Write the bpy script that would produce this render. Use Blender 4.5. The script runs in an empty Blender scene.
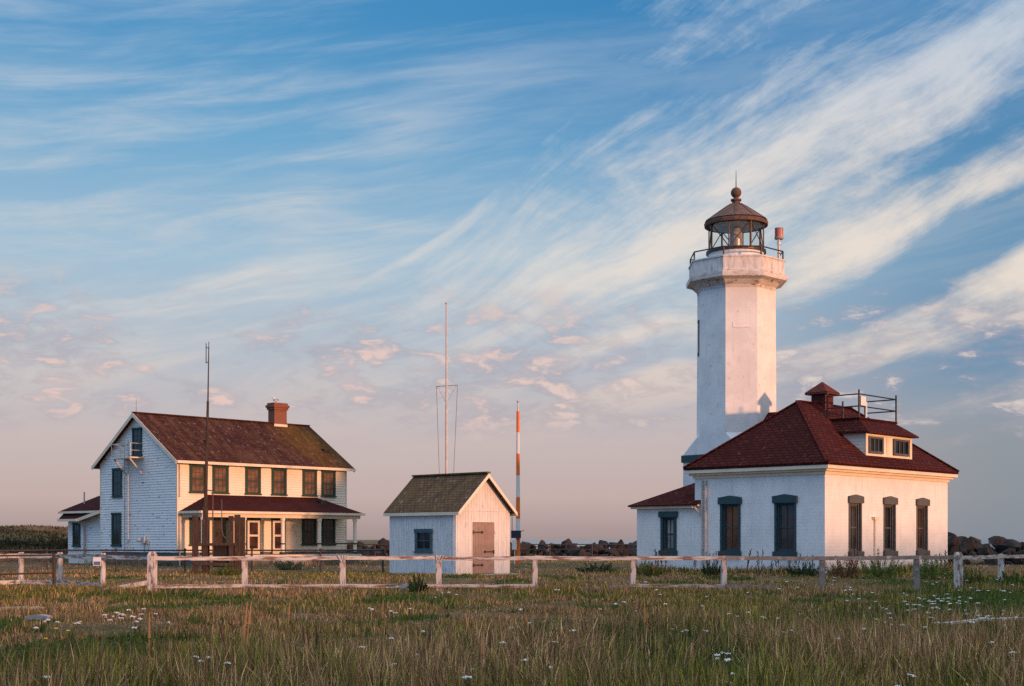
import bpy, math, random
import numpy as np
from mathutils import Vector, Matrix
R = math.radians
SC = bpy.context.scene
COL = SC.collection
random.seed(7)

# ------------------------------------------------------------------ camera
EYE = 1.55
cam = bpy.data.cameras.new('camera')
cam.sensor_width = 36.0
cam.lens = 36.0 * 1350 / 1024
cam.shift_y = 0.1917
cam.clip_start, cam.clip_end = 0.1, 40000
co = bpy.data.objects.new('camera', cam)
COL.objects.link(co)
co.location = (0, 0, EYE)
co.rotation_euler = (R(90), 0, 0)
SC.camera = co

# ------------------------------------------------------------------ light and exposure
SUN_EL, SUN_AZ = 4.5, 47.0                      # azimuth measured from -Y (towards the viewer) to +X
S = Vector((math.sin(R(SUN_AZ)) * math.cos(R(SUN_EL)), -math.cos(R(SUN_AZ)) * math.cos(R(SUN_EL)), math.sin(R(SUN_EL))))
sl = bpy.data.lights.new('sun', 'SUN')
sl.energy = 3.75
sl.angle = R(2.4)
sl.color = (1.0, 0.455, 0.235)
so = bpy.data.objects.new('sun', sl)
COL.objects.link(so)
so.rotation_euler = S.to_track_quat('Z', 'Y').to_euler()
so.location = (60, -30, 30)

SC.view_settings.view_transform = 'Standard'
SC.view_settings.look = 'None'
SC.view_settings.exposure = 0.12
SC.view_settings.gamma = 1.0
SC.view_settings.use_curve_mapping = False
SC.render.engine = 'CYCLES'
SC.cycles.use_denoising = False
SC.cycles.max_bounces = 6
SC.cycles.transparent_max_bounces = 12


def lin(r, g, b):
    f = lambda c: (c / 255 / 12.92) if c / 255 <= 0.04045 else ((c / 255 + 0.055) / 1.055) ** 2.4
    return (f(r), f(g), f(b), 1.0)


class NT:
    """short hand for building node trees"""
    def __init__(s, tree):
        s.t = tree
        s.L = tree.links.new

    def n(s, typ, **kw):
        nd = s.t.nodes.new(typ)
        for k, v in kw.items():
            setattr(nd, k, v)
        return nd

    def put(s, sock, v):
        if isinstance(v, bpy.types.NodeSocket):
            s.L(v, sock)
        elif v is not None:
            sock.default_value = v

    def m(s, op, a, b=None, c=None, clamp=False):
        nd = s.n('ShaderNodeMath', operation=op, use_clamp=clamp)
        for i, v in enumerate((a, b, c)):
            s.put(nd.inputs[i], v)
        return nd.outputs[0]

    def mix(s, f, a, b, mode='MIX'):
        nd = s.n('ShaderNodeMix', data_type='RGBA', blend_type=mode, clamp_factor=True)
        s.put(nd.inputs[0], f)
        s.put(nd.inputs[6], a)
        s.put(nd.inputs[7], b)
        return nd.outputs[2]

    def ramp(s, f, stops, interp='LINEAR'):
        nd = s.n('ShaderNodeValToRGB')
        cr = nd.color_ramp
        cr.interpolation = interp
        while len(cr.elements) < len(stops):
            cr.elements.new(0.5)
        for e, (p, c) in zip(cr.elements, stops):
            e.position = p
            e.color = c if len(c) == 4 else (*c, 1)
        s.put(nd.inputs[0], f)
        return nd.outputs[0]

    def step(s, f, lo, hi):
        nd = s.n('ShaderNodeMapRange', interpolation_type='SMOOTHSTEP')
        s.put(nd.inputs[0], f)
        nd.inputs[1].default_value, nd.inputs[2].default_value = lo, hi
        return nd.outputs[0]

    def vec(s, x, y, z=0.0):
        nd = s.n('ShaderNodeCombineXYZ')
        for i, v in enumerate((x, y, z)):
            s.put(nd.inputs[i], v)
        return nd.outputs[0]

    def noise(s, v, scale=1.0, detail=4.0, rough=0.5, dist=0.0, out=0):
        nd = s.n('ShaderNodeTexNoise')
        s.put(nd.inputs['Vector'], v)
        nd.inputs['Scale'].default_value = scale
        nd.inputs['Detail'].default_value = detail
        nd.inputs['Roughness'].default_value = rough
        nd.inputs['Distortion'].default_value = dist
        return nd.outputs[out]


def build_world():
    w = bpy.data.worlds.new('World')
    SC.world = w
    w.use_nodes = True
    t = NT(w.node_tree)
    w.node_tree.nodes.clear()
    out = t.n('ShaderNodeOutputWorld')
    bg = t.n('ShaderNodeBackground')
    bg.inputs[1].default_value = 0.1
    t.L(bg.outputs[0], out.inputs[0])
    sky = t.n('ShaderNodeTexSky', sky_type='NISHITA')
    sky.sun_disc = False
    sky.sun_elevation = R(SUN_EL)
    sky.sun_rotation = R(180 - SUN_AZ)
    sky.air_density, sky.dust_density, sky.ozone_density = 1.0, 1.2, 2.0
    tc = t.n('ShaderNodeTexCoord')
    sp = t.n('ShaderNodeSeparateXYZ')
    t.L(tc.outputs['Generated'], sp.inputs[0])
    x, y, z = sp.outputs
    z0 = t.m('MAXIMUM', z, 0.0)
    # evening air: mauve haze over the water, pale blue above, deep blue overhead
    zz = t.m('MULTIPLY', z0, 2.0)
    air = t.ramp(zz, [(0.0, lin(166, 148, 148)), (0.06, lin(195, 173, 170)), (0.15, lin(198, 183, 184)),
                      (0.26, lin(181, 188, 199)), (0.40, lin(161, 190, 211)), (0.56, lin(112, 168, 206)),
                      (0.72, lin(70, 143, 194)), (0.9, lin(58, 130, 186))])
    az = t.m('ARCTAN2', x, y)
    el = t.m('ARCSINE', z)
    # to the right the low air is clearer and greyer blue
    rgt = t.step(x, 0.10, 0.36)
    low = t.m('SUBTRACT', 1.0, t.step(z0, 0.06, 0.22))
    air = t.mix(t.m('MULTIPLY', t.m('MULTIPLY', rgt, low), 0.85), air, lin(128, 142, 154))
    mid = t.m('MULTIPLY', t.step(z0, 0.06, 0.14), t.m('SUBTRACT', 1.0, t.step(z0, 0.26, 0.38)))
    air = t.mix(t.m('MULTIPLY', t.m('MULTIPLY', rgt, mid), 0.78), air, lin(80, 134, 174))
    # the right upper sky is a deeper blue than the left
    air = t.mix(t.m('MULTIPLY', t.step(x, -0.22, 0.18), t.m('MULTIPLY', t.step(z0, 0.2, 0.34), 0.55)), air, lin(44, 118, 176))

    # cirrus A: wisps fanning out from a point low on the left
    E = t.vec(az, el, 0.0)
    wob = t.n('ShaderNodeSeparateXYZ')
    t.L(t.noise(E, 3.2, 2, 0.5, 0.0, 1), wob.inputs[0])
    da = t.m('ADD', t.m('ADD', az, 0.425), t.m('MULTIPLY', t.m('SUBTRACT', wob.outputs[0], 0.5), 0.10))
    de = t.m('ADD', t.m('ADD', el, 0.02), t.m('MULTIPLY', t.m('SUBTRACT', wob.outputs[1], 0.5), 0.075))
    phi = t.m('ARCTAN2', de, da)
    rad = t.m('SQRT', t.m('ADD', t.m('MULTIPLY', da, da), t.m('MULTIPLY', de, de)))
    n1 = t.noise(t.vec(t.m('MULTIPLY', phi, 9.0), t.m('MULTIPLY', rad, 2.6), 3.3), 1.0, 9, 0.62, 0.5)
    n2 = t.noise(t.vec(t.m('MULTIPLY', phi, 30.0), t.m('MULTIPLY', rad, 6.5), 7.1), 1.0, 9, 0.68, 0.25)
    n3 = t.noise(t.vec(t.m('ADD', t.m('MULTIPLY', az, 7.0), t.m('MULTIPLY', el, 3.0)), t.m('SUBTRACT', t.m('MULTIPLY', el, 15.0), t.m('MULTIPLY', az, 4.0)), 4.4), 1.0, 9, 0.66, 0.35)
    val = t.m('ADD', t.m('ADD', t.m('MULTIPLY', n1, 0.32), t.m('MULTIPLY', n2, 0.30)), t.m('MULTIPLY', n3, 0.38))
    ph = t.m('DIVIDE', phi, 1.0472)                                   # 60 degrees = 1
    g = lambda v: (v, v, v, 1)
    bias = t.ramp(ph, [(0.12, g(.44)), (0.165, g(.58)), (0.19, g(.36)), (0.215, g(.72)), (0.245, g(.78)), (0.27, g(.32)), (0.31, g(.66)), (0.345, g(.42)),
                       (0.39, g(.66)), (0.45, g(.62)), (0.53, g(.50)), (0.60, g(.38)), (0.68, g(.24)), (0.95, g(.16))])
    trail = t.m('POWER', 2.718, t.m('MULTIPLY', -1.0, t.m('POWER', t.m('DIVIDE', t.m('SUBTRACT', phi, 0.585), 0.013), 2.0)))
    trail = t.m('MULTIPLY', trail, t.m('MULTIPLY', t.step(rad, 0.30, 0.37), t.m('SUBTRACT', 1.0, t.step(rad, 0.44, 0.54))))
    val = t.m('ADD', val, t.m('MULTIPLY', trail, 0.13))
    side = t.m('ADD', 0.5, t.m('MULTIPLY', t.step(az, -0.18, 0.20), 0.5))
    a = t.step(t.m('ADD', val, t.m('MULTIPLY', t.m('SUBTRACT', bias, 0.5), 0.58)), 0.455, 0.675)
    a = t.m('MULTIPLY', a, side)
    # cirrus B: flat veils in the upper left, nearly level
    tl = t.m('SUBTRACT', el, t.m('MULTIPLY', az, 0.13))
    tl = t.m('ADD', tl, t.m('MULTIPLY', t.m('SUBTRACT', wob.outputs[2], 0.5), 0.05))
    m1 = t.noise(t.vec(t.m('MULTIPLY', az, 2.6), t.m('MULTIPLY', tl, 15.0), 6.7), 1.0, 9, 0.6, 0.5)
    m2 = t.noise(t.vec(t.m('MULTIPLY', az, 6.0), t.m('MULTIPLY', tl, 60.0), 2.1), 1.0, 8, 0.62, 0.5)
    b = t.m('ADD', t.m('MULTIPLY', m1, 0.68), t.m('MULTIPLY', m2, 0.32))
    b = t.m('MULTIPLY', t.step(b, 0.43, 0.72), t.m('SUBTRACT', 0.70, t.m('MULTIPLY', t.step(az, -0.16, 0.12), 0.45)))
    cir = t.m('MAXIMUM', t.m('MULTIPLY', a, 0.92), b)
    cir = t.m('MULTIPLY', cir, t.step(z0, 0.03, 0.12))
    ccol = t.ramp(zz, [(0.0, lin(196, 170, 168)), (0.2, lin(214, 196, 190)), (0.34, lin(242, 226, 210)),
                       (0.5, lin(238, 226, 214)), (0.62, lin(214, 216, 220)), (0.8, lin(172, 198, 220))])
    colr = t.mix(cir, air, ccol)
    # small puffs and grey bars low over the water
    nC = t.noise(t.vec(t.m('MULTIPLY', az, 9.0), t.m('MULTIPLY', el, 26.0), 1.7), 1.0, 7, 0.6, 0.3)
    nC2 = t.noise(t.vec(t.m('MULTIPLY', az, 30.0), t.m('MULTIPLY', el, 78.0), 5.2), 1.0, 6, 0.6, 0.35)
    band = t.m('MULTIPLY', t.step(el, 0.062, 0.10), t.m('SUBTRACT', 1.0, t.step(el, 0.135, 0.205)))
    cc = t.m('ADD', t.m('MULTIPLY', nC, 0.5), t.m('MULTIPLY', nC2, 0.5))
    grey = t.m('MULTIPLY', t.m('MULTIPLY', t.step(cc, 0.45, 0.60), band), 0.58)
    colr = t.mix(grey, colr, lin(166, 159, 173))
    puff = t.m('MULTIPLY', t.m('MULTIPLY', t.step(t.m('ADD', cc, t.m('MULTIPLY', t.m('SUBTRACT', nC2, 0.5), 0.5)), 0.55, 0.70), band), 0.85)
    colr = t.mix(puff, colr, t.mix(t.step(az, -0.05, 0.2), lin(236, 203, 192), lin(228, 212, 203)))
    # unseen sky overhead, behind and left, brightened as added fill for walls and grass
    high = t.step(z, 0.42, 0.75)
    colr = t.mix(high, colr, t.mix(t.step(n3, 0.35, 0.65), (0.92, 1.10, 1.34, 1), (1.22, 1.28, 1.42, 1)))
    back = t.m('MULTIPLY', t.step(t.m('MULTIPLY', y, -1.0), -0.1, 0.6), t.m('SUBTRACT', 1.0, high))
    west = t.step(x, -0.5, 0.6)
    colr = t.mix(t.m('MULTIPLY', back, 0.8), colr, t.mix(west, (0.18, 0.46, 0.90, 1), (0.74, 0.54, 0.42, 1)))
    left = t.m('MULTIPLY', t.step(t.m('MULTIPLY', x, -1.0), 0.45, 0.9), t.m('SUBTRACT', 1.0, high))
    colr = t.mix(t.m('MULTIPLY', left, 0.75), colr, (0.17, 0.50, 0.98, 1))
    # scale to the sky texture's own brightness, then let some of the texture through
    vm = t.n('ShaderNodeVectorMath', operation='SCALE')
    t.L(colr, vm.inputs[0])
    vm.inputs[3].default_value = 10.0
    fin = t.mix(0.12, vm.outputs[0], sky.outputs[0])
    t.L(fin, bg.inputs[0])


build_world()

# ------------------------------------------------------------------ materials
MATS = {}


def new_mat(name):
    m = bpy.data.materials.new(name)
    m.use_nodes = True
    t = NT(m.node_tree)
    b = m.node_tree.nodes['Principled BSDF']
    MATS[name] = m
    return m, t, b


def c3(c):
    return c if len(c) == 4 else (*c, 1.0)


def mat(name, col, col2=None, scale=2.0, col3=None, scale3=12.0, thr3=(0.62, 0.7), rough=0.8, bump=0.0, bscale=40.0,
        metal=0.0, spec=0.3, stretch=(1, 1, 1), uv=False, course=None, streak=None):
    m, t, b = new_mat(name)
    tc = t.n('ShaderNodeTexCoord')
    mp = t.n('ShaderNodeMapping')
    t.L(tc.outputs['UV' if uv else 'Object'], mp.inputs[0])
    mp.inputs['Scale'].default_value = stretch
    v = mp.outputs[0]
    c = c3(col)
    if col2:
        c = t.mix(t.step(t.noise(v, scale, 5, 0.6), 0.35, 0.65), c, c3(col2))
    if col3:
        c = t.mix(t.step(t.noise(v, scale3, 5, 0.65), *thr3), c, c3(col3))
    if streak:                                           # stains that have run down the face
        m3 = t.n('ShaderNodeMapping')
        t.L(tc.outputs['UV'], m3.inputs[0])
        m3.inputs['Scale'].default_value = (2.6, 0.22, 1)
        f = t.m('MULTIPLY', t.step(t.noise(m3.outputs[0], 1.5, 6, 0.7), 0.52, 0.74), 0.5)
        c = t.mix(f, c, c3(streak))
    t.put(b.inputs['Base Color'], c)
    b.inputs['Roughness'].default_value = rough
    b.inputs['Metallic'].default_value = metal
    b.inputs['Specular IOR Level'].default_value = spec
    if bump:
        bn = t.n('ShaderNodeBump')
        bn.inputs['Strength'].default_value = bump
        bn.inputs['Distance'].default_value = 0.02
        hgt = t.noise(v, bscale, 5, 0.6)
        if course:
            bk = t.n('ShaderNodeTexBrick')
            t.L(tc.outputs['UV'], bk.inputs['Vector'])
            bk.inputs['Scale'].default_value = 1.0
            bk.inputs['Brick Width'].default_value, bk.inputs['Row Height'].default_value = course
            bk.inputs['Mortar Size'].default_value = 0.012
            hgt = t.m('ADD', hgt, t.m('MULTIPLY', t.m('SUBTRACT', 1.0, bk.outputs[1]), 0.8))
        t.L(hgt, bn.inputs['Height'])
        t.L(bn.outputs[0], b.inputs['Normal'])
    return m


def shingle(name, c1, c2, mortar, row=0.16, width=0.3, moss=None, moss_at=None, spots=None, patch=None, bump=0.6, rough=0.9, mort=0.014):
    m, t, b = new_mat(name)
    tc = t.n('ShaderNodeTexCoord')
    br = t.n('ShaderNodeTexBrick')
    t.L(tc.outputs['UV'], br.inputs['Vector'])
    br.inputs['Scale'].default_value = 1.0
    br.inputs['Brick Width'].default_value = width
    br.inputs['Row Height'].default_value = row
    br.inputs['Mortar Size'].default_value = mort
    br.inputs['Mortar Smooth'].default_value = 0.3
    br.inputs['Color1'].default_value = c3(c1)
    br.inputs['Color2'].default_value = c3(c2)
    br.inputs['Mortar'].default_value = c3(mortar)
    c = br.outputs[0]
    mp = t.n('ShaderNodeMapping')
    t.L(tc.outputs['UV'], mp.inputs[0])
    mp.inputs['Scale'].default_value = (1.6, 0.35, 1)
    if patch:
        c = t.mix(t.m('MULTIPLY', t.step(t.noise(mp.outputs[0], 1.2, 6, 0.65), 0.42, 0.66), 0.75), c, c3(patch))
    big = t.noise(tc.outputs['UV'], 0.5, 4, 0.6)
    c = t.mix(t.m('MULTIPLY', t.step(big, 0.4, 0.65), 0.35), c, (c1[0] * .55, c1[1] * .55, c1[2] * .55, 1))
    if moss:
        f = t.step(t.noise(mp.outputs[0], 1.4, 6, 0.7), 0.48, 0.68)
        if moss_at:                                      # centre and reach on the object, metres
            d = t.n('ShaderNodeVectorMath', operation='DISTANCE')
            m2 = t.n('ShaderNodeMapping')
            t.L(tc.outputs['Object'], m2.inputs[0])
            m2.inputs['Scale'].default_value = (0.7, 0.45, 0.0)
            t.L(m2.outputs[0], d.inputs[0])
            d.inputs[1].default_value = (moss_at[0] * .7, moss_at[1] * .45, 0)
            near = t.m('SUBTRACT', 1.0, t.step(d.outputs['Value'], 0.25 * moss_at[2], moss_at[2]))
            f = t.m('MULTIPLY', near, t.m('ADD', 0.35, t.m('MULTIPLY', f, 0.65)))
        c = t.mix(f, c, c3(moss))
    if spots:
        mp2 = t.n('ShaderNodeMapping')
        t.L(tc.outputs['UV'], mp2.inputs[0])
        mp2.inputs['Scale'].default_value = (1.0, 0.6, 1)
        f = t.m('MULTIPLY', t.step(t.noise(mp2.outputs[0], 4.2, 4, 0.7), 0.585, 0.67), 0.5)
        c = t.mix(f, c, c3(spots))
    t.put(b.inputs['Base Color'], c)
    b.inputs['Roughness'].default_value = rough
    b.inputs['Specular IOR Level'].default_value = 0.06
    bn = t.n('ShaderNodeBump')
    bn.inputs['Strength'].default_value = bump
    bn.inputs['Distance'].default_value = 0.03
    h = t.m('ADD', t.m('SUBTRACT', 1.0, br.outputs[1]), t.m('MULTIPLY', t.noise(tc.outputs['UV'], 9, 4, 0.6), 0.6))
    t.L(h, bn.inputs['Height'])
    t.L(bn.outputs[0], b.inputs['Normal'])
    return m


def glassy(name, col, rough=0.06, spec=0.6):
    m, t, b = new_mat(name)
    tc = t.n('ShaderNodeTexCoord')
    c = t.mix(t.step(t.noise(tc.outputs['Object'], 1.3, 2, 0.5), 0.35, 0.65), c3(col), (col[0] * .35, col[1] * .35, col[2] * .35, 1))
    t.put(b.inputs['Base Color'], c)
    b.inputs['Roughness'].default_value = rough
    b.inputs['Specular IOR Level'].default_value = spec
    return m


WHITE = (0.78, 0.78, 0.77)
mat('stucco', WHITE, (0.69, 0.695, 0.69), 0.9, (0.55, 0.53, 0.49), 2.2, (0.57, 0.80), 0.85, 0.35, 9, course=(0.42, 0.15), streak=(0.52, 0.50, 0.47))
mat('tower_paint', WHITE, (0.68, 0.685, 0.68), 1.0, (0.48, 0.43, 0.38), 2.6, (0.58, 0.76), 0.85, 0.3, 7, streak=(0.50, 0.46, 0.42))
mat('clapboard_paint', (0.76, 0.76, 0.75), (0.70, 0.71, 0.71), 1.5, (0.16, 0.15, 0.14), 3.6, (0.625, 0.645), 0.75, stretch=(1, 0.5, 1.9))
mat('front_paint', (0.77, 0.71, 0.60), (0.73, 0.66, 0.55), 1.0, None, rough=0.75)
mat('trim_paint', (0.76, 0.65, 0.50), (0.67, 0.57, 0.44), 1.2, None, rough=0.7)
mat('plank_paint', (0.70, 0.70, 0.70), (0.60, 0.61, 0.62), 2.0, (0.26, 0.25, 0.25), 5.0, (0.57, 0.72), 0.85, stretch=(3.2, 3.2, 0.5))
mat('door_paint', (0.31, 0.225, 0.195), (0.25, 0.185, 0.16), 3.0, None, rough=0.75)
mat('storm_door', (0.70, 0.62, 0.52), (0.62, 0.55, 0.47), 2.0, None, rough=0.6)
mat('teal_trim', (0.034, 0.072, 0.084), (0.027, 0.058, 0.070), 4, None, rough=0.7)
mat('sunlit_grey_trim', (0.10, 0.10, 0.098), (0.075, 0.078, 0.078), 4, None, rough=0.7)  # sunlit copy of the teal trim, its lit grey put into the colour
mat('green_trim', (0.022, 0.058, 0.046), (0.016, 0.044, 0.036), 4, None, rough=0.6)
mat('shed_trim', (0.07, 0.115, 0.135), (0.045, 0.08, 0.095), 5, (0.3, 0.33, 0.35), 9, (0.62, 0.72), rough=0.8)
mat('foundation', (0.13, 0.14, 0.15), (0.09, 0.10, 0.11), 2, None, rough=0.9)
mat('stone_step', (0.34, 0.33, 0.31), (0.26, 0.25, 0.24), 3, None, rough=0.9, bump=.3)
mat('dark_iron', (0.02, 0.021, 0.022), (0.032, 0.026, 0.022), 6, None, rough=0.5, spec=.4)
mat('fence_iron', (0.035, 0.032, 0.03), (0.05, 0.035, 0.028), 6, None, rough=0.6)
mat('galvanised', (0.48, 0.48, 0.47), (0.40, 0.40, 0.39), 5, None, rough=0.5, metal=.4)
mat('downpipe', (0.50, 0.48, 0.46), (0.38, 0.35, 0.32), 4, None, rough=0.6)
mat('old_timber', (0.066, 0.042, 0.032), (0.036, 0.024, 0.020), 3, (0.12, 0.085, 0.068), 6, (0.5, 0.7), rough=0.9, bump=.6, bscale=20, stretch=(4, 4, .5))
mat('dark_board', (0.016, 0.013, 0.012), (0.024, 0.018, 0.016), 3, None, rough=0.9)
mat('fence_paint', (0.60, 0.575, 0.55), (0.50, 0.47, 0.45), 4, (0.22, 0.14, 0.115), 5, (0.46, 0.62), rough=0.9, bump=.5, bscale=25, stretch=(2, 2, .55))
mat('rail_paint', (0.62, 0.59, 0.56), (0.48, 0.45, 0.43), 4, (0.20, 0.125, 0.10), 2.6, (0.45, 0.60), rough=0.9, bump=.5, bscale=12, stretch=(0.55, 1.2, 5))
mat('fence_shade_grey', (0.25, 0.235, 0.225), (0.17, 0.155, 0.15), 4, (0.50, 0.48, 0.47), 5, (0.55, 0.68), rough=0.9, bump=.5, bscale=25)  # shade of the right posts and rails painted as grey; low rails share it
mat('driftwood', (0.42, 0.40, 0.37), (0.32, 0.30, 0.28), 5, None, rough=0.9, bump=.4)
mat('rust', (0.135, 0.072, 0.052), (0.085, 0.048, 0.038), 4, (0.26, 0.17, 0.135), 8, (0.55, 0.7), rough=0.75, bump=.2)
mat('gallery_concrete', (0.66, 0.63, 0.60), (0.54, 0.51, 0.48), 2.5, (0.25, 0.12, 0.07), 3.0, (0.53, 0.68), rough=0.9, bump=.4, bscale=12, stretch=(1, 1, 2.2))
mat('parapet_paint', (0.70, 0.67, 0.65), (0.52, 0.49, 0.47), 5.0, (0.33, 0.24, 0.19), 5.0, (0.60, 0.72), rough=0.9, bump=.3, bscale=12, stretch=(1.3, 1.3, .35))
mat('bronze_frame', (0.075, 0.05, 0.04), (0.045, 0.035, 0.03), 5, None, rough=0.45, metal=.5)
mat('lens_brass', (0.46, 0.42, 0.37), (0.30, 0.26, 0.22), 5, None, rough=0.25, spec=.6)
mat('red_lamp', (0.48, 0.20, 0.15), (0.36, 0.075, 0.05), 3, None, rough=0.3, spec=.6)
mat('lamp_body', (0.38, 0.30, 0.26), (0.30, 0.23, 0.2), 3, None, rough=0.5)
mat('orange_paint', (0.85, 0.20, 0.03), (0.74, 0.165, 0.028), 3, None, rough=0.5)
mat('white_paint', (0.75, 0.74, 0.72), (0.68, 0.67, 0.66), 3, None, rough=0.5)
mat('pole_grey', (0.56, 0.54, 0.53), (0.46, 0.44, 0.43), 3, None, rough=0.5)
mat('navy_box', (0.022, 0.04, 0.06), (0.016, 0.03, 0.05), 3, None, rough=0.5)
mat('sign_blue', (0.10, 0.16, 0.30), (0.09, 0.14, 0.27), 3, None, rough=0.5)
mat('wire', (0.10, 0.09, 0.085), None, rough=0.5)
mat('gull_white', (0.72, 0.71, 0.69), None, rough=0.8)
mat('gull_grey', (0.22, 0.22, 0.24), None, rough=0.8)
mat('gull_beak', (0.6, 0.35, 0.05), None, rough=0.6)
mat('boulder', (0.028, 0.024, 0.022), (0.013, 0.012, 0.012), 1.6, (0.062, 0.042, 0.036), 3.0, (0.52, 0.66), rough=0.9, bump=.8, bscale=5)
mat('petal', (0.74, 0.74, 0.70), None, rough=0.7)
mat('petal_yellow', (0.66, 0.48, 0.03), None, rough=0.7)
mat('green_stem', (0.06, 0.09, 0.03), None, rough=0.8)
mat('stalk_brown', (0.13, 0.075, 0.045), (0.08, 0.05, 0.035), 9, None, rough=0.8)
mat('seed_head', (0.05, 0.03, 0.022), None, rough=0.9)
shingle('red_shingle', (0.094, 0.020, 0.016), (0.058, 0.013, 0.012), (0.010, 0.004, 0.004), 0.21, 0.40, spots=(0.20, 0.07, 0.055), patch=(0.040, 0.009, 0.009), mort=0.03)
shingle('house_shingle', (0.078, 0.026, 0.019), (0.040, 0.015, 0.013), (0.015, 0.008, 0.007), 0.20, 0.36, moss=(0.135, 0.072, 0.008), moss_at=(11.2, 2.2, 1.9), spots=(0.36, 0.24, 0.20), patch=(0.115, 0.055, 0.030))
shingle('porch_shingle', (0.064, 0.017, 0.015), (0.044, 0.013, 0.013), (0.035, 0.014, 0.013), 0.14, 0.30)
shingle('shed_shingle', (0.185, 0.112, 0.062), (0.125, 0.078, 0.044), (0.026, 0.018, 0.012), 0.17, 0.24, moss=(0.140, 0.085, 0.038), spots=(0.36, 0.30, 0.25), patch=(0.055, 0.040, 0.030))
shingle('chimney_brick', (0.30, 0.085, 0.05), (0.22, 0.06, 0.04), (0.20, 0.15, 0.12), 0.075, 0.22, bump=.4)
shingle('cupola_shingle', (0.17, 0.05, 0.04), (0.13, 0.038, 0.032), (0.06, 0.02, 0.017), 0.11, 0.22)
glassy('pane_brown', (0.075, 0.036, 0.026), 0.12, 0.45)
glassy('pane_dark', (0.020, 0.022, 0.024), 0.08, 0.3)
glassy('pane_warm', (0.20, 0.112, 0.068), 0.25, 0.4)
glassy('pane_grey', (0.06, 0.06, 0.062), 0.1, 0.5)
glassy('pane_light', (0.32, 0.31, 0.29), 0.12, 0.5)

m, t, b = new_mat('lantern_glass')
gl = t.n('ShaderNodeBsdfGlass')
gl.inputs['IOR'].default_value = 1.03
gl.inputs['Color'].default_value = (0.93, 0.95, 0.94, 1)
gl.inputs['Roughness'].default_value = 0.0
tr = t.n('ShaderNodeBsdfTransparent')
tr.inputs[0].default_value = (0.90, 0.92, 0.91, 1)
gs = t.n('ShaderNodeBsdfGlossy')
gs.inputs['Roughness'].default_value = 0.03
ms = t.n('ShaderNodeMixShader')
ms.inputs[0].default_value = 0.06
t.L(tr.outputs[0], ms.inputs[1])
t.L(gs.outputs[0], ms.inputs[2])
t.L(ms.outputs[0], m.node_tree.nodes['Material Output'].inputs[0])

# foliage: colour of each blade or leaf is its own
for nm, sub in (('grass_blade', 0.25), ('leaf', 0.25)):
    m, t, b = new_mat(nm)
    at = t.n('ShaderNodeAttribute', attribute_name='Col')
    t.L(at.outputs[0], b.inputs['Base Color'])
    b.inputs['Roughness'].default_value = 0.75
    b.inputs['Specular IOR Level'].default_value = 0.15
    tl_ = t.n('ShaderNodeBsdfTranslucent')
    t.L(at.outputs[0], tl_.inputs[0])
    mx = t.n('ShaderNodeMixShader')
    mx.inputs[0].default_value = 0.35
    t.L(b.outputs[0], mx.inputs[1])
    t.L(tl_.outputs[0], mx.inputs[2])
    t.L(mx.outputs[0], m.node_tree.nodes['Material Output'].inputs[0])

m, t, b = new_mat('ground_soil')
at = t.n('ShaderNodeAttribute', attribute_name='Col')
tc = t.n('ShaderNodeTexCoord')
c = t.mix(t.step(t.noise(tc.outputs['Object'], 2.5, 6, 0.7), 0.3, 0.7), at.outputs[0], (0.065, 0.044, 0.025, 1))
c = t.mix(t.m('MULTIPLY', t.step(t.noise(tc.outputs['Object'], 7.0, 5, 0.7), 0.45, 0.7), 0.6), c, (0.30, 0.20, 0.12, 1))
t.put(b.inputs['Base Color'], c)
b.inputs['Roughness'].default_value = 0.95
b.inputs['Specular IOR Level'].default_value = 0.1
bn = t.n('ShaderNodeBump')
bn.inputs['Strength'].default_value = 0.9
bn.inputs['Distance'].default_value = 0.15
t.L(t.noise(tc.outputs['Object'], 6.0, 6, 0.7), bn.inputs['Height'])
t.L(bn.outputs[0], b.inputs['Normal'])

m, t, b = new_mat('sea')
tc = t.n('ShaderNodeTexCoord')
b.inputs['Base Color'].default_value = (0.05, 0.085, 0.11, 1)
b.inputs['Roughness'].default_value = 0.22
bn = t.n('ShaderNodeBump')
bn.inputs['Strength'].default_value = 0.5
bn.inputs['Distance'].default_value = 0.3
t.L(t.noise(tc.outputs['Object'], 0.5, 5, 0.6), bn.inputs['Height'])
t.L(bn.outputs[0], b.inputs['Normal'])


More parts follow.
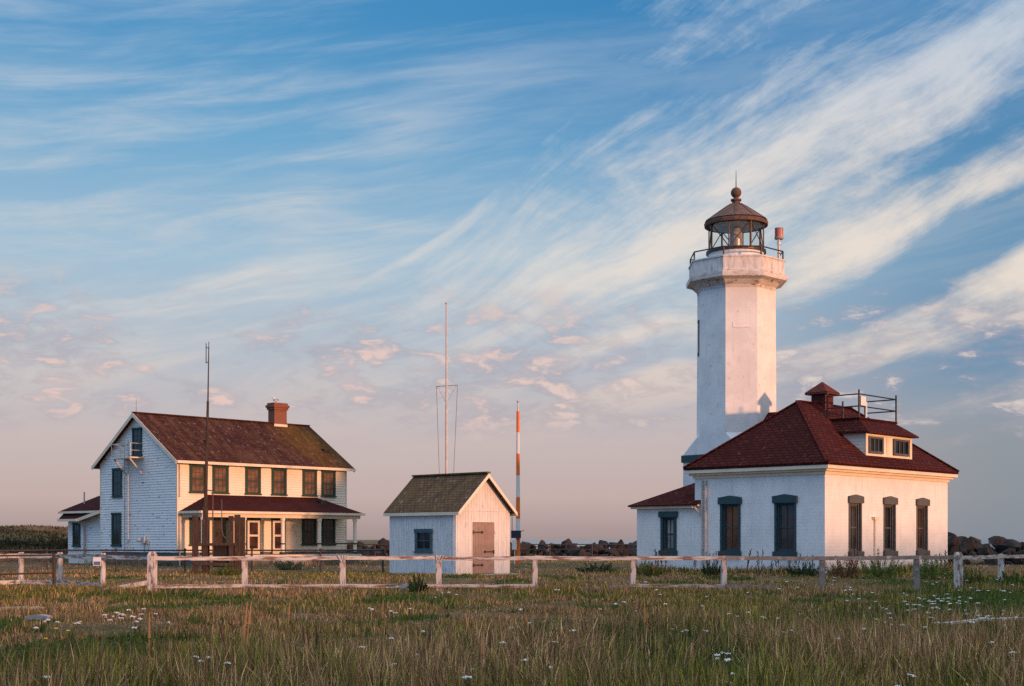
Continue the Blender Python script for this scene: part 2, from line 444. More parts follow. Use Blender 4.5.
# ------------------------------------------------------------------ mesh helpers
class MB:
    """collects faces, then links them as one mesh object with metre UVs"""
    def __init__(s, T=None):
        s.v, s.f, s.mi, s.T = [], [], [], T
        s.cur = 0

    def add(s, pts):
        i0 = len(s.v)
        for p in pts:
            s.v.append(tuple(s.T(*p)) if s.T else tuple(p))
        return i0

    def poly(s, pts):
        i0 = s.add(pts)
        s.f.append(tuple(range(i0, i0 + len(pts))))
        s.mi.append(s.cur)

    def face(s, idx):
        s.f.append(tuple(idx))
        s.mi.append(s.cur)

    def box(s, x0, x1, y0, y1, z0, z1):
        i = s.add([(x0, y0, z0), (x1, y0, z0), (x1, y1, z0), (x0, y1, z0), (x0, y0, z1), (x1, y0, z1), (x1, y1, z1), (x0, y1, z1)])
        for q in ((0, 3, 2, 1), (4, 5, 6, 7), (0, 1, 5, 4), (1, 2, 6, 5), (2, 3, 7, 6), (3, 0, 4, 7)):
            s.face([i + k for k in q])

    def prism(s, ring0, ring1, cap=True):
        n = len(ring0)
        i = s.add(list(ring0) + list(ring1))
        for k in range(n):
            s.face((i + k, i + (k + 1) % n, i + n + (k + 1) % n, i + n + k))
        if cap:
            s.face(tuple(i + k for k in range(n))[::-1])
            s.face(tuple(i + n + k for k in range(n)))

    def tube(s, p0, p1, r0, r1=None, n=8):
        r1 = r0 if r1 is None else r1
        p0, p1 = Vector(p0), Vector(p1)
        d = (p1 - p0).normalized()
        a = d.orthogonal().normalized()
        b = d.cross(a)
        ring = lambda p, r: [tuple(p + a * (r * math.cos(2 * math.pi * k / n)) + b * (r * math.sin(2 * math.pi * k / n))) for k in range(n)]
        s.prism(ring(p0, r0), ring(p1, r1))

    def bar(s, p0, p1, w, h):
        """rectangular bar, w sideways, h up"""
        p0, p1 = Vector(p0), Vector(p1)
        d = (p1 - p0).normalized()
        up = Vector((0, 0, 1)) if abs(d.z) < 0.9 else Vector((1, 0, 0))
        a = d.cross(up).normalized() * w / 2
        b = a.cross(d).normalized() * h / 2
        ring = lambda p: [tuple(p - a - b), tuple(p + a - b), tuple(p + a + b), tuple(p - a + b)]
        s.prism(ring(p0), ring(p1))

    def lathe(s, prof, n=24, c=(0, 0), rot=0.0):
        rings = []
        for r, z in prof:
            rings.append(s.add([(c[0] + r * math.cos(rot + 2 * math.pi * k / n), c[1] + r * math.sin(rot + 2 * math.pi * k / n), z) for k in range(n)]))
        for a, b in zip(rings, rings[1:]):
            for k in range(n):
                s.face((a + k, a + (k + 1) % n, b + (k + 1) % n, b + k))
        s.face(tuple(rings[0] + k for k in range(n))[::-1])
        s.face(tuple(rings[-1] + k for k in range(n)))

    def ball(s, c, r, n=16, sq=1.0):
        prof = [(max(0.001, r * math.sin(math.pi * k / 10)), c[2] - r * sq * math.cos(math.pi * k / 10)) for k in range(11)]
        s.lathe(prof, n, (c[0], c[1]))

    def mesh(s, name, mats, smooth=False):
        me = bpy.data.meshes.new(name)
        me.from_pydata(s.v, [], s.f)
        for mm in (mats if isinstance(mats, (list, tuple)) else [mats]):
            me.materials.append(MATS[mm])
        me.polygons.foreach_set('material_index', s.mi)
        if smooth:
            me.polygons.foreach_set('use_smooth', [True] * len(s.f))
        uv = me.uv_layers.new(name='UVMap').data
        for p in me.polygons:
            nrm = p.normal
            if abs(nrm.z) > 0.98:
                u, v = Vector((1, 0, 0)), Vector((0, 1, 0))
            else:
                u = Vector((0, 0, 1)).cross(nrm).normalized()
                v = nrm.cross(u)
            for li in p.loop_indices:
                q = me.vertices[me.loops[li].vertex_index].co
                uv[li].uv = (q.dot(u), q.dot(v))
        me.update()
        return me

    def build(s, name, mats, parent=None, loc=(0, 0, 0), rz=0.0, smooth=False, bevel=0.0):
        return put(name, s.mesh(name, mats, smooth), parent, loc, rz, bevel)


def put(name, me, parent=None, loc=(0, 0, 0), rz=0.0, bevel=0.0):
    o = bpy.data.objects.new(name, me)
    COL.objects.link(o)
    o.location = loc
    o.rotation_euler = (0, 0, rz)
    if parent:
        o.parent = parent
    if bevel:
        md = o.modifiers.new('bevel', 'BEVEL')
        md.width, md.segments, md.limit_method = bevel, 2, 'ANGLE'
    return o


def tag(o, label, cat, group=None):
    o['label'], o['category'] = label, cat
    if group:
        o['group'] = group
    return o


def thing(name, label, cat, loc=(0, 0, 0), rz=0.0, group=None):
    o = put(name, None, None, loc, rz)
    o.empty_display_size = 0.3
    return tag(o, label, cat, group)


def kids(o):
    return [c for c in bpy.data.objects if c.parent == o]


def dup(o, loc, rz=0.0, scale=None, label=None, parent=None):
    c = o.copy()
    COL.objects.link(c)
    c.location = loc
    c.rotation_euler = (0, 0, rz)
    if scale is not None:
        c.scale = scale if isinstance(scale, (tuple, list)) else (scale,) * 3
    if label:
        c['label'] = label
    for k in kids(o):
        kc = k.copy()
        COL.objects.link(kc)
        kc.parent = c
        for g in kids(k):
            gc = g.copy()
            COL.objects.link(gc)
            gc.parent = kc
    return c


# ------------------------------------------------------------------ terrain
def vnoise(x, y, scale, seed=0, octaves=3):
    x = np.asarray(x, dtype=np.float64) / scale + seed * 17.31
    y = np.asarray(y, dtype=np.float64) / scale + seed * 9.17
    tot, amp, norm = 0.0, 1.0, 0.0
    for o in range(octaves):
        xi, yi = np.floor(x), np.floor(y)
        fx, fy = x - xi, y - yi
        fx, fy = fx * fx * (3 - 2 * fx), fy * fy * (3 - 2 * fy)
        h = lambda a, b: np.modf(np.abs(np.sin(a * 127.1 + b * 311.7 + seed * 3.7) * 43758.5453))[0]
        v = (h(xi, yi) * (1 - fx) + h(xi + 1, yi) * fx) * (1 - fy) + (h(xi, yi + 1) * (1 - fx) + h(xi + 1, yi + 1) * fx) * fy
        tot = tot + v * amp
        norm += amp
        amp *= 0.5
        x, y = x * 2.03 + 5.1, y * 2.03 + 1.7
    return tot / norm


def sstep(v, a, b):
    q = np.clip((np.asarray(v, dtype=np.float64) - a) / (b - a), 0, 1)
    return q * q * (3 - 2 * q)


BC, BD = (66.0, 14.0), (0.682, 0.731)          # unseen berm to the right, raised so its shadow covers the meadow


def gz(x, y):
    x, y = np.asarray(x, dtype=np.float64), np.asarray(y, dtype=np.float64)
    z = -0.13 + 0.13 * sstep(y, 45, 56)
    z = z + (vnoise(x, y, 7.0, 1) - 0.5) * 0.14 * (1 - 0.6 * sstep(y, 40, 52)) + (vnoise(x, y, 1.6, 2) - 0.5) * 0.05
    z = z + 2.45 * sstep(-x, 27, 42) * sstep(y, 92, 108) * (1 + 0.5 * (vnoise(x, y, 9, 4) - 0.5))
    edge = 122 - 34 * sstep(x, 16, 30)
    z = z - 3.6 * sstep(y - edge - 6, 0, 9) * (1 - sstep(-x, 30, 40) * (1 - sstep(y, 132, 150)))
    z = z + 0.6 * np.exp(-((y - edge - 4.6) / 1.8) ** 2) * (1 - sstep(-x, 26, 34))
    d = (x - BC[0]) * BD[1] - (y - BC[1]) * BD[0]
    s = (x - BC[0]) * BD[0] + (y - BC[1]) * BD[1]
    z = z + (5.2 + 1.6 * sstep(s, -28, -8)) * np.exp(-(d / 11.0) ** 2) * sstep(s, -110, -85) * (1 - sstep(s, 40, 62)) * (1 + 0.06 * (vnoise(x, y, 9, 6) - 0.5))
    return z


def G(x, y):
    return float(gz(x, y))


def at(px, Y, dz=0.0):
    """ground point under an image column at depth Y"""
    X = (px - 512) / 1350 * Y
    return (X, Y, G(X, Y) + dz)


def patch(x, y):
    """0..1 fields: dry, fine variation, clover"""
    x, y = np.asarray(x, dtype=np.float64), np.asarray(y, dtype=np.float64)
    n1 = vnoise(x, y * 0.6, 3.4, 11, 4)
    n2 = vnoise(x, y, 1.1, 12, 3)
    n3 = vnoise(x, y * 0.55, 2.0, 13, 3)
    a = x / np.maximum(y, 1)
    right = sstep(a, 0.2, 0.33) * sstep(y, 24, 30) * (1 - sstep(y, 48, 60))
    left = sstep(-a, 0.05, 0.2) * sstep(y, 16, 19) * (1 - sstep(y, 30, 36))
    dry = sstep(0.55 * n1 + 0.45 * n2 - 0.20 * right + 0.05 * left, 0.36, 0.62)
    clover = sstep(n3 + 0.16 * right + 0.05 * left - 0.10 * (1 - right) * (1 - left), 0.54, 0.64)
    return dry, n2, clover


def palette(x, y, rnd):
    dry, n2, clover = patch(x, y)
    straw = np.array([0.50, 0.315, 0.155])
    brown = np.array([0.290, 0.165, 0.088])
    olive = np.array([0.265, 0.215, 0.045])
    green = np.array([0.140, 0.160, 0.024])
    deep = np.array([0.072, 0.098, 0.022])
    q = lambda k: (rnd * k) % 1
    d = dry * 0.62 + 0.2
    warm = np.where((q(3.7) < 0.42)[:, None], straw, brown)
    cool = np.where((q(7.3) < 0.5)[:, None], olive, green)
    c = np.where((q(13.7) < d)[:, None], warm, cool)
    c = np.where((q(5.1) < clover * 0.8)[:, None], deep, c)
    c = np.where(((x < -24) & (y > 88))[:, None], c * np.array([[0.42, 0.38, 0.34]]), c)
    return c * np.exp((q(29.3) - 0.58) * 2.0)[:, None]


def set_col(me, cols, domain='POINT'):
    a = me.color_attributes.new('Col', 'FLOAT_COLOR', domain)
    full = np.ones((len(cols), 4), dtype=np.float32)
    full[:, :3] = cols
    a.data.foreach_set('color', full.ravel())


def make_ground():
    xs = np.unique(np.concatenate([np.linspace(-3000, -160, 18), np.arange(-160, -60, 4.0), np.arange(-60, 60, 0.8), np.arange(60, 160, 2.0), np.linspace(160, 3000, 18)]))
    ys = np.unique(np.concatenate([np.linspace(-600, -30, 10), np.arange(-30, 10, 2.0), np.arange(10, 70, 0.7), np.arange(70, 170, 1.5), np.linspace(170, 6000, 22)]))
    X, Y = np.meshgrid(xs, ys)
    Z = gz(X.ravel(), Y.ravel())
    V = np.stack([X.ravel(), Y.ravel(), Z], 1)
    nx, ny = len(xs), len(ys)
    i = (np.arange(ny - 1)[:, None] * nx + np.arange(nx - 1)[None, :]).ravel()
    F = np.stack([i, i + 1, i + nx + 1, i + nx], 1)
    me = bpy.data.meshes.new('ground')
    me.from_pydata(V.tolist(), [], F.tolist())
    me.polygons.foreach_set('use_smooth', [True] * len(F))
    dry, n2, clover = patch(V[:, 0], V[:, 1])
    c = np.array([0.27, 0.168, 0.092]) * dry[:, None] + np.array([0.105, 0.088, 0.030]) * (1 - dry[:, None])
    c = c * (1 - 0.6 * clover[:, None]) + np.array([0.05, 0.09, 0.04]) * 0.6 * clover[:, None]
    set_col(me, c)
    me.materials.append(MATS['ground_soil'])
    o = put('ground', me)
    o['kind'] = 'structure'
    mb = MB()
    mb.poly([(-16000, 90, -2.4), (16000, 90, -2.4), (16000, 24000, -2.4), (-16000, 24000, -2.4)])
    w = mb.build('water', 'sea')
    w['kind'] = 'structure'


make_ground()

# buildings share one heading
YAW = R(46.5)
CY, SY = math.cos(YAW), math.sin(YAW)
HO, LH, SH = (-19.44, 78.4), (13.58, 58.6), (-2.42, 58.1)


def to_local(o, x, y):
    dx, dy = x - o[0], y - o[1]
    return dx * CY + dy * SY, -dx * SY + dy * CY


def LT(y0, x0=0.0):
    """maps wall coordinates (u along, v out of plane, z) to a wall facing -x whose far end is at y0"""
    return lambda u, v, z: (x0 + v, y0 - u, z)


def wall(mb, L, z0, z1, holes, depth):
    """wall in the plane y=0 facing -y, with real openings and their reveals"""
    xs = sorted({0, L, *[h[0] for h in holes], *[h[1] for h in holes]})
    zs = sorted({z0, z1, *[h[2] for h in holes], *[h[3] for h in holes]})
    for a, b in zip(xs, xs[1:]):
        for c, d in zip(zs, zs[1:]):
            if any(h[0] <= (a + b) / 2 <= h[1] and h[2] <= (c + d) / 2 <= h[3] for h in holes):
                continue
            mb.poly([(a, 0, c), (b, 0, c), (b, 0, d), (a, 0, d)])
    for a, b, c, d in holes:
        mb.poly([(a, 0, c), (a, 0, d), (a, depth, d), (a, depth, c)])
        mb.poly([(b, 0, d), (b, 0, c), (b, depth, c), (b, depth, d)])
        mb.poly([(a, 0, d), (b, 0, d), (b, depth, d), (a, depth, d)])
        mb.poly([(b, 0, c), (a, 0, c), (a, depth, c), (b, depth, c)])


def boards(mb, prof, z0, z1, step=0.155, lip=0.034):
    """lapped clapboards in the plane y=0; prof(z) gives (x0, x1)"""
    z = z0
    while z < z1 - 0.01:
        zt = min(z + step, z1)
        a0, b0 = prof(z)
        a1, b1 = prof(zt)
        mb.poly([(a0, -lip, z), (b0, -lip, z), (b1, -0.004, zt), (a1, -0.004, zt)])
        mb.poly([(a0, 0, z), (b0, 0, z), (b0, -lip, z), (a0, -lip, z)])
        z = zt


CACHE = {}


def cached(key, fn):
    if key not in CACHE:
        CACHE[key] = fn()
    return CACHE[key]


def house_window(parent, x, z, w, h, rz=0.0, y=0.0, glass='pane_warm', cols=3, sill=True, wall_x=None, label=None):
    """surface-mounted sash window; origin at the bottom centre"""
    def frame():
        mb = MB()
        mb.box(-w / 2, -w / 2 + 0.13, -0.07, 0.05, 0, h)
        mb.box(w / 2 - 0.13, w / 2, -0.07, 0.05, 0, h)
        mb.box(-w / 2 - 0.02, w / 2 + 0.02, -0.085, 0.05, h, h + 0.11)
        mb.box(-w / 2 - 0.05, w / 2 + 0.05, -0.11, 0.05, -0.09, 0)
        return mb.mesh('window', 'green_trim')

    def sash():
        mb = MB()
        iw = w / 2 - 0.13
        for zz in (0.0, h / 2 - 0.035, h - 0.07):
            mb.box(-iw, iw, -0.045, 0.03, zz + 0.002, zz + 0.068)
        for xx in (-iw, iw - 0.055):
            mb.box(xx + 0.001, xx + 0.054, -0.042, 0.03, 0.003, h - 0.003)
        for k in range(1, cols):
            xx = -iw + 2 * iw * k / cols
            mb.box(xx - 0.012, xx + 0.012, -0.038, 0.02, 0.01, h - 0.01)
        for zz in (h * 0.25, h * 0.75):
            mb.box(-iw + 0.01, iw - 0.01, -0.036, 0.02, zz - 0.012, zz + 0.012)
        return mb.mesh('sash', 'green_trim')

    def pane():
        mb = MB()
        iw = w / 2 - 0.12
        mb.box(-iw, iw, -0.028, 0.0, 0.01, h - 0.01)
        return mb.mesh('pane', glass)
    k = (round(w, 2), round(h, 2), glass, cols)
    f = put('window', cached(('hwf',) + k, frame), parent, (x, y, z), rz)
    put('sash', cached(('hws',) + k, sash), f)
    put('pane', cached(('hwp',) + k, pane), f)
    if label:
        f['label'] = label
    return f


# ------------------------------------------------------------------ keepers' house
def make_house():
    H = thing('keepers_house', 'big two-storey white clapboard house with brown gable roof and long front porch', 'house', (*HO, 0), YAW)
    L, D = 12.6, 8.6
    EZ, RZ = 6.30, 9.05
    slope = (RZ - EZ) / (D / 2)
    # body
    mb = MB()
    mb.cur = 1
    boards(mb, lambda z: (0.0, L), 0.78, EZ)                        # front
    mb.cur = 0
    mb.T = LT(D)
    boards(mb, lambda z: (max(0.0, (z - EZ) / slope), D - max(0.0, (z - EZ) / slope)), 0.78, RZ - 0.02)
    mb.T = lambda u, v, z: (L - v, u, z)
    boards(mb, lambda z: (max(0.0, (z - EZ) / slope), D - max(0.0, (z - EZ) / slope)), 0.78, RZ - 0.02)
    mb.T = lambda u, v, z: (L - u, D - v, z)
    boards(mb, lambda z: (0.0, L), 0.78, EZ)
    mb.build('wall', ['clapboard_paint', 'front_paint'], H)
    for xx, yy in ((0, 0), (L, 0), (0, D), (L, D)):
        mb = MB()
        mb.box(xx - 0.04, xx + 0.06 if xx == 0 else xx + 0.04, yy - 0.04, yy + 0.06 if yy == 0 else yy + 0.04, 0.78, EZ - 0.01)
        mb.build('corner_board', 'trim_paint', H)
    mb = MB()
    mb.box(0.07, L - 0.05, -0.055, -0.037, EZ - 0.26, EZ - 0.01)
    mb.build('frieze_board', 'trim_paint', H)
    mb = MB()
    mb.box(0.05, L - 0.05, 0.05, D - 0.05, -0.6, 0.8)
    mb.build('foundation', 'foundation', H)
    # roof: two slabs with overhang, white rakes and gutters
    ov, rk, th = 0.45, 0.34, 0.13
    rf = MB()
    for sgn in (0, 1):
        def P(x, y, dz=0.0):
            return (x, D - y, EZ + slope * y + dz) if sgn else (x, y, EZ + slope * y + dz)
        a = [P(-rk, -ov), P(L + rk, -ov), P(L + rk, D / 2), P(-rk, D / 2)]
        bq = [(p[0], p[1], p[2] + th) for p in a]
        rf.prism(a, bq)
    rf.bar((-rk, D / 2, RZ + th + 0.01), (L + rk, D / 2, RZ + th + 0.01), 0.28, 0.06)
    roof = rf.build('roof', 'house_shingle', H)
    for xx in (-rk - 0.035, L + rk + 0.005):
        for sgn in (0, 1):
            tr = MB()
            y0, y1 = (-ov, D / 2) if not sgn else (D + ov, D / 2)
            z0, z1 = EZ - slope * ov, RZ
            tr.prism([(xx, y0, z0 - 0.14), (xx + 0.03, y0, z0 - 0.14), (xx + 0.03, y0, z0 + th - 0.02), (xx, y0, z0 + th - 0.02)],
                     [(xx, y1, z1 - 0.14), (xx + 0.03, y1, z1 - 0.14), (xx + 0.03, y1, z1 + th - 0.02), (xx, y1, z1 + th - 0.02)])
            tr.build('rake_board', 'trim_paint', roof)
    tr = MB()
    zg = EZ - slope * ov
    tr.box(-rk, L + rk, -ov - 0.12, -ov - 0.005, zg - 0.06, zg + 0.10)
    tr.box(-rk, L + rk, D + ov + 0.005, D + ov + 0.12, zg - 0.06, zg + 0.10)
    tr.build('gutter', 'trim_paint', roof)
    tr = MB()
    tr.poly([(-rk, -ov, zg - 0.055), (L + rk, -ov, zg - 0.055), (L + rk, -0.03, EZ - 0.20), (-rk, -0.03, EZ - 0.20)])
    tr.build('soffit', 'trim_paint', roof)
    for px, yy in ((3.1, 1.5), (12.0, 1.35)):
        v = MB()
        zz = EZ + slope * yy + th
        v.box(px - 0.22, px + 0.22, yy - 0.16, yy + 0.16, zz - 0.05, zz + 0.16)
        v.build('roof_vent', 'dark_iron', roof)
    # chimney
    ch = MB()
    cx = 10.35
    ch.box(cx - 0.5, cx + 0.5, D / 2 - 0.34, D / 2 + 0.34, 8.2, 10.05)
    ch.box(cx - 0.57, cx + 0.57, D / 2 - 0.41, D / 2 + 0.41, 10.05, 10.2)
    ch.box(cx - 0.63, cx + 0.63, D / 2 - 0.47, D / 2 + 0.47, 10.2, 10.36)
    ch.box(cx - 0.55, cx + 0.55, D / 2 - 0.39, D / 2 + 0.39, 10.36, 10.5)
    ch.build('chimney', 'chimney_brick', roof)
    fl = MB()
    zc = RZ + th - 0.34 * slope
    fl.prism([(cx - 0.53, D / 2 - 0.37, zc - 0.02), (cx + 0.53, D / 2 - 0.37, zc - 0.02), (cx + 0.53, D / 2 - 0.345, zc - 0.02), (cx - 0.53, D / 2 - 0.345, zc - 0.02)],
             [(cx - 0.53, D / 2 - 0.37, zc + 0.14), (cx + 0.53, D / 2 - 0.37, zc + 0.14), (cx + 0.53, D / 2 - 0.345, zc + 0.14), (cx - 0.53, D / 2 - 0.345, zc + 0.14)])
    fl.build('flashing', 'trim_paint', roof)
    rod = MB()
    rod.tube((-0.1, D / 2, RZ + 0.1), (-0.1, D / 2, RZ + 0.95), 0.015, 0.008, 6)
    rod.build('lightning_rod', 'rust', roof)
    # windows on the front
    for xc in (1.36, 2.94, 5.28, 7.23, 9.61, 11.12):
        house_window(H, xc, 4.34, 1.13, 1.52, 0, -0.02, 'pane_warm', 3)
    for xc in (1.36, 2.94, 9.58, 11.10):
        house_window(H, xc, 1.24, 1.13, 1.60, 0, -0.02, 'pane_brown', 3)
    for yc, zc, w, h in ((4.28, 6.62, 1.05, 1.55), (6.58, 4.2, 1.10, 1.62), (6.66, 1.2, 1.08, 1.88)):
        house_window(H, -0.02, zc, w, h, R(-90), yc, 'pane_dark', 2)
    # storm doors under the porch
    for x0 in (4.83, 6.71):
        d = MB()
        d.box(x0 - 0.06, x0 + 1.02, -0.05, 0.03, 0.62, 2.86)
        door = d.build('door_surround', 'green_trim', H)
        e = MB()
        for q in ((x0 + 0.03, x0 + 0.17, 0.66, 2.72), (x0 + 0.79, x0 + 0.93, 0.66, 2.72)):
            e.box(q[0], q[1], -0.09, -0.05, q[2], q[3])
        for z0, z1 in ((0.66, 0.98), (1.72, 1.84), (2.58, 2.72)):
            e.box(x0 + 0.17, x0 + 0.79, -0.088, -0.05, z0, z1)
        e.build('storm_door', 'storm_door', door)
        g = MB()
        g.box(x0 + 0.17, x0 + 0.79, -0.068, -0.052, 0.98, 1.72)
        g.box(x0 + 0.17, x0 + 0.79, -0.068, -0.052, 1.84, 2.58)
        g.build('pane', 'pane_brown', door)
    # porch
    px0, px1, pd = 0.15, 12.15, 2.24
    ez, rz_ = 3.10, 4.10
    pr = MB()
    A, B = (px0, -pd), (px1, -pd)
    e0, e1 = [(px0, 0, ez), (px0, -pd, ez), (px1, -pd, ez), (px1, 0, ez)], None
    r0, r1 = (px0 + 1.95, -0.01, rz_), (px1 - 1.95, -0.01, rz_)
    th2 = 0.10
    U = lambda p: (p[0], p[1], p[2] + th2)
    pr.poly([U(e0[1]), U(e0[2]), U(r1), U(r0)])
    pr.poly([U(e0[0]), U(e0[1]), U(r0)])
    pr.poly([U(e0[2]), U(e0[3]), U(r1)])
    for a, b in ((0, 1), (1, 2), (2, 3)):
        pr.poly([e0[a], e0[b], U(e0[b]), U(e0[a])])
    proof = pr.build('porch_roof', 'porch_shingle', H)
    c = MB()
    c.poly([(px0 + .1, -0.03, ez - 0.03), (px1 - .1, -0.03, ez - 0.03), (px1 - .1, -pd + .1, ez - 0.03), (px0 + .1, -pd + .1, ez - 0.03)])
    c.build('porch_ceiling', 'trim_paint', proof)
    g = MB()
    g.box(px0 - 0.10, px1 + 0.10, -pd - 0.12, -pd - 0.002, ez - 0.05, ez + 0.09)
    g.box(px0 - 0.12, px0 - 0.002, -pd, -0.04, ez - 0.05, ez + 0.085)
    g.box(px1 + 0.002, px1 + 0.12, -pd, -0.04, ez - 0.05, ez + 0.085)
    g.build('gutter', 'trim_paint', proof)
    g = MB()
    g.box(px0 + 0.12, px1 - 0.12, -2.12, -1.96, ez - 0.27, ez - 0.05)
    g.box(px0 + 0.13, px0 + 0.27, -1.95, -0.05, ez - 0.27, ez - 0.05)
    g.box(px1 - 0.27, px1 - 0.13, -1.95, -0.05, ez - 0.27, ez - 0.05)
    g.build('porch_beam', 'trim_paint', H)
    v = MB()
    v.box(9.75, 10.2, -1.0, -0.6, 3.6, 4.02)
    v.build('roof_vent', 'dark_iron', proof)
    f = MB()
    f.box(px0, px1 - 0.1, -2.22, -0.03, 0.5, 0.62)
    f.build('porch_floor', 'trim_paint', H)
    f = MB()
    f.box(px0 + 0.1, px1 - 0.2, -2.12, -0.05, -0.4, 0.5)
    f.build('porch_skirt', 'foundation', H)
    def col():
        m_ = MB()
        m_.cur = 0
        m_.lathe([(0.115, 0.0), (0.115, 2.02), (0.15, 2.06), (0.15, 2.21)], 12)
        m_.cur = 1
        m_.box(-0.14, 0.14, -0.14, 0.14, -0.0, 0.16)
        m_.box(-0.125, 0.125, -0.125, 0.125, 0.62, 0.70)
        return m_.mesh('porch_column', ['front_paint', 'green_trim'])
    cm = col()
    for xc in (0.40, 3.21, 6.02, 8.81, 11.65):
        put('porch_column', cm, H, (xc, -2.04, 0.622))
    r_ = MB()
    for a, b in ((8.93, 11.53),):
        r_.box(a, b, -2.07, -2.01, 1.25, 1.32)
    r_.box(11.62, 11.68, -1.9, -0.1, 1.25, 1.32)
    r_.build('porch_railing', 'green_trim', H)
    s = MB()
    s.box(5.0, 7.6, -2.75, -2.23, -0.3, 0.22)
    s.box(5.0, 7.6, -2.5, -2.235, 0.22, 0.42)
    s.build('porch_steps', 'stone_step', H)
    # escape landing and ladder on the gable wall
    p = MB()
    p.box(-0.95, -0.03, 3.55, 5.75, 6.40, 6.47)
    fire = p.build('escape_landing', 'trim_paint', H)
    p = MB()
    for zz in (6.86, 7.28):
        p.tube((-0.92, 3.55, zz), (-0.92, 5.75, zz), 0.022)
        for yy in (3.57, 5.73):
            p.tube((-0.92, yy, zz), (-0.03, yy, zz), 0.022)
    for yy in (3.57, 4.65, 5.73):
        p.tube((-0.92, yy, 6.47), (-0.92, yy, 7.30), 0.022)
    p.build('railing', 'galvanised', fire)
    for yy in (3.75, 5.5):
        p = MB()
        p.bar((-0.88, yy, 6.40), (-0.03, yy, 5.45), 0.06, 0.09)
        p.build('brace', 'downpipe', fire)
    p = MB()
    for yy in (5.02, 5.42):
        p.tube((-0.22, yy, 0.8), (-0.22, yy, 7.55), 0.03)
    z = 1.0
    while z < 7.4:
        p.tube((-0.22, 5.02, z), (-0.22, 5.42, z), 0.016, None, 6)
        z += 0.3
    p.build('ladder', 'downpipe', H)
    p = MB()
    p.box(-0.19, -0.025, 3.30, 3.58, 1.32, 1.70)
    p.ball((-0.22, 3.78, 1.5), 0.13, 10)
    p.box(-0.12, -0.025, 2.95, 3.15, 1.25, 1.48)
    p.tube((-0.08, 3.44, 0.8), (-0.08, 3.44, 1.32), 0.03)
    p.tube((-0.08, 3.0, 0.8), (-0.08, 3.0, 1.25), 0.025)
    p.build('electric_meter', 'galvanised', H)
    p = MB()
    p.tube((0.09, -0.12, -0.1), (0.09, -0.12, 3.05), 0.045)
    p.tube((0.09, -0.12, 4.0), (0.09, -0.12, EZ - 0.1), 0.03)
    p.build('downpipe', 'downpipe', H)
    # low wing behind
    w = MB()
    w.cur = 0
    w.T = LT(13.5, 0.55)
    boards(w, lambda z: (0, 4.9), 0.6, 3.4)
    w.T = lambda u, v, z: (0.55 + 6.5 - u, 13.5 - v, z)
    boards(w, lambda z: (0, 6.5), 0.6, 3.4)
    w.T = None
    w.box(0.57, 7.0, 8.65, 13.48, -0.5, 3.3)
    wing = w.build('wing_wall', 'clapboard_paint', H)
    rf = MB()
    e = [(0.1, 8.62, 3.30), (0.1, 13.9, 3.30), (7.4, 13.9, 3.30), (7.4, 8.62, 3.30)]
    pa, pb = (3.0, 8.62, 5.35), (7.4, 8.62, 5.35)
    up = lambda q: (q[0], q[1], q[2] + 0.1)
    rf.poly([up(e[1]), up(e[0]), up(pa)])
    rf.poly([up(e[2]), up(e[1]), up(pa), up(pb)])
    rf.poly([e[0], up(e[0]), up(e[1]), e[1]])
    rf.poly([e[1], up(e[1]), up(e[2]), e[2]])
    rf.build('roof', 'porch_shingle', wing)
    tr = MB()
    tr.box(0.0, 0.098, 8.7, 14.0, 3.22, 3.36)
    tr.box(0.0, 7.4, 13.902, 14.0, 3.22, 3.36)
    tr.poly([(0.1, 8.7, 3.24), (0.55, 8.7, 3.24), (0.55, 13.9, 3.24), (0.1, 13.9, 3.24)])
    tr.build('gutter', 'trim_paint', wing)
    v = MB()
    v.tube((0.75, 12.0, 3.4), (0.75, 12.0, 4.6), 0.05)
    v.build('vent_pipe', 'galvanised', wing)
    # shallow bay on the wing with its own skirt roof
    b = MB()
    b.T = LT(13.45, 0.42)
    boards(b, lambda z: (0, 2.01), 0.6, 2.75)
    b.T = None
    b.box(0.43, 0.56, 11.45, 13.44, -0.5, 2.74)
    bay = b.build('bay_wall', 'clapboard_paint', H)
    rf = MB()
    for pts in ([(-0.1, 13.7, 2.80), (-0.1, 11.3, 2.80), (0.62, 11.3, 3.55), (0.62, 13.7, 3.55)],
                [(-0.1, 11.3, 2.80), (0.0, 8.66, 3.30), (0.62, 8.66, 3.72), (0.62, 11.3, 3.55)]):
        rf.prism(pts, [(q[0], q[1], q[2] + 0.10) for q in pts])
    rf.build('roof', 'porch_shingle', bay)
    tr = MB()
    tr.prism([(-0.14, 11.3, 2.68), (-0.11, 11.3, 2.68), (-0.11, 11.3, 2.88), (-0.14, 11.3, 2.88)],
             [(-0.05, 8.66, 3.18), (-0.02, 8.66, 3.18), (-0.02, 8.66, 3.38), (-0.05, 8.66, 3.38)])
    tr.box(-0.2, -0.105, 11.31, 13.75, 2.70, 2.86)
    tr.build('gutter', 'trim_paint', bay)
    house_window(H, 0.40, 1.15, 0.92, 1.35, R(-90), 12.3, 'pane_dark', 2)
    p = MB()
    p.tube((0.38, 11.38, 0.3), (0.38, 11.38, 2.35), 0.04)
    p.tube((0.38, 11.38, 2.35), (-0.08, 11.38, 2.72), 0.04)
    p.build('downpipe', 'downpipe', bay)


make_house()


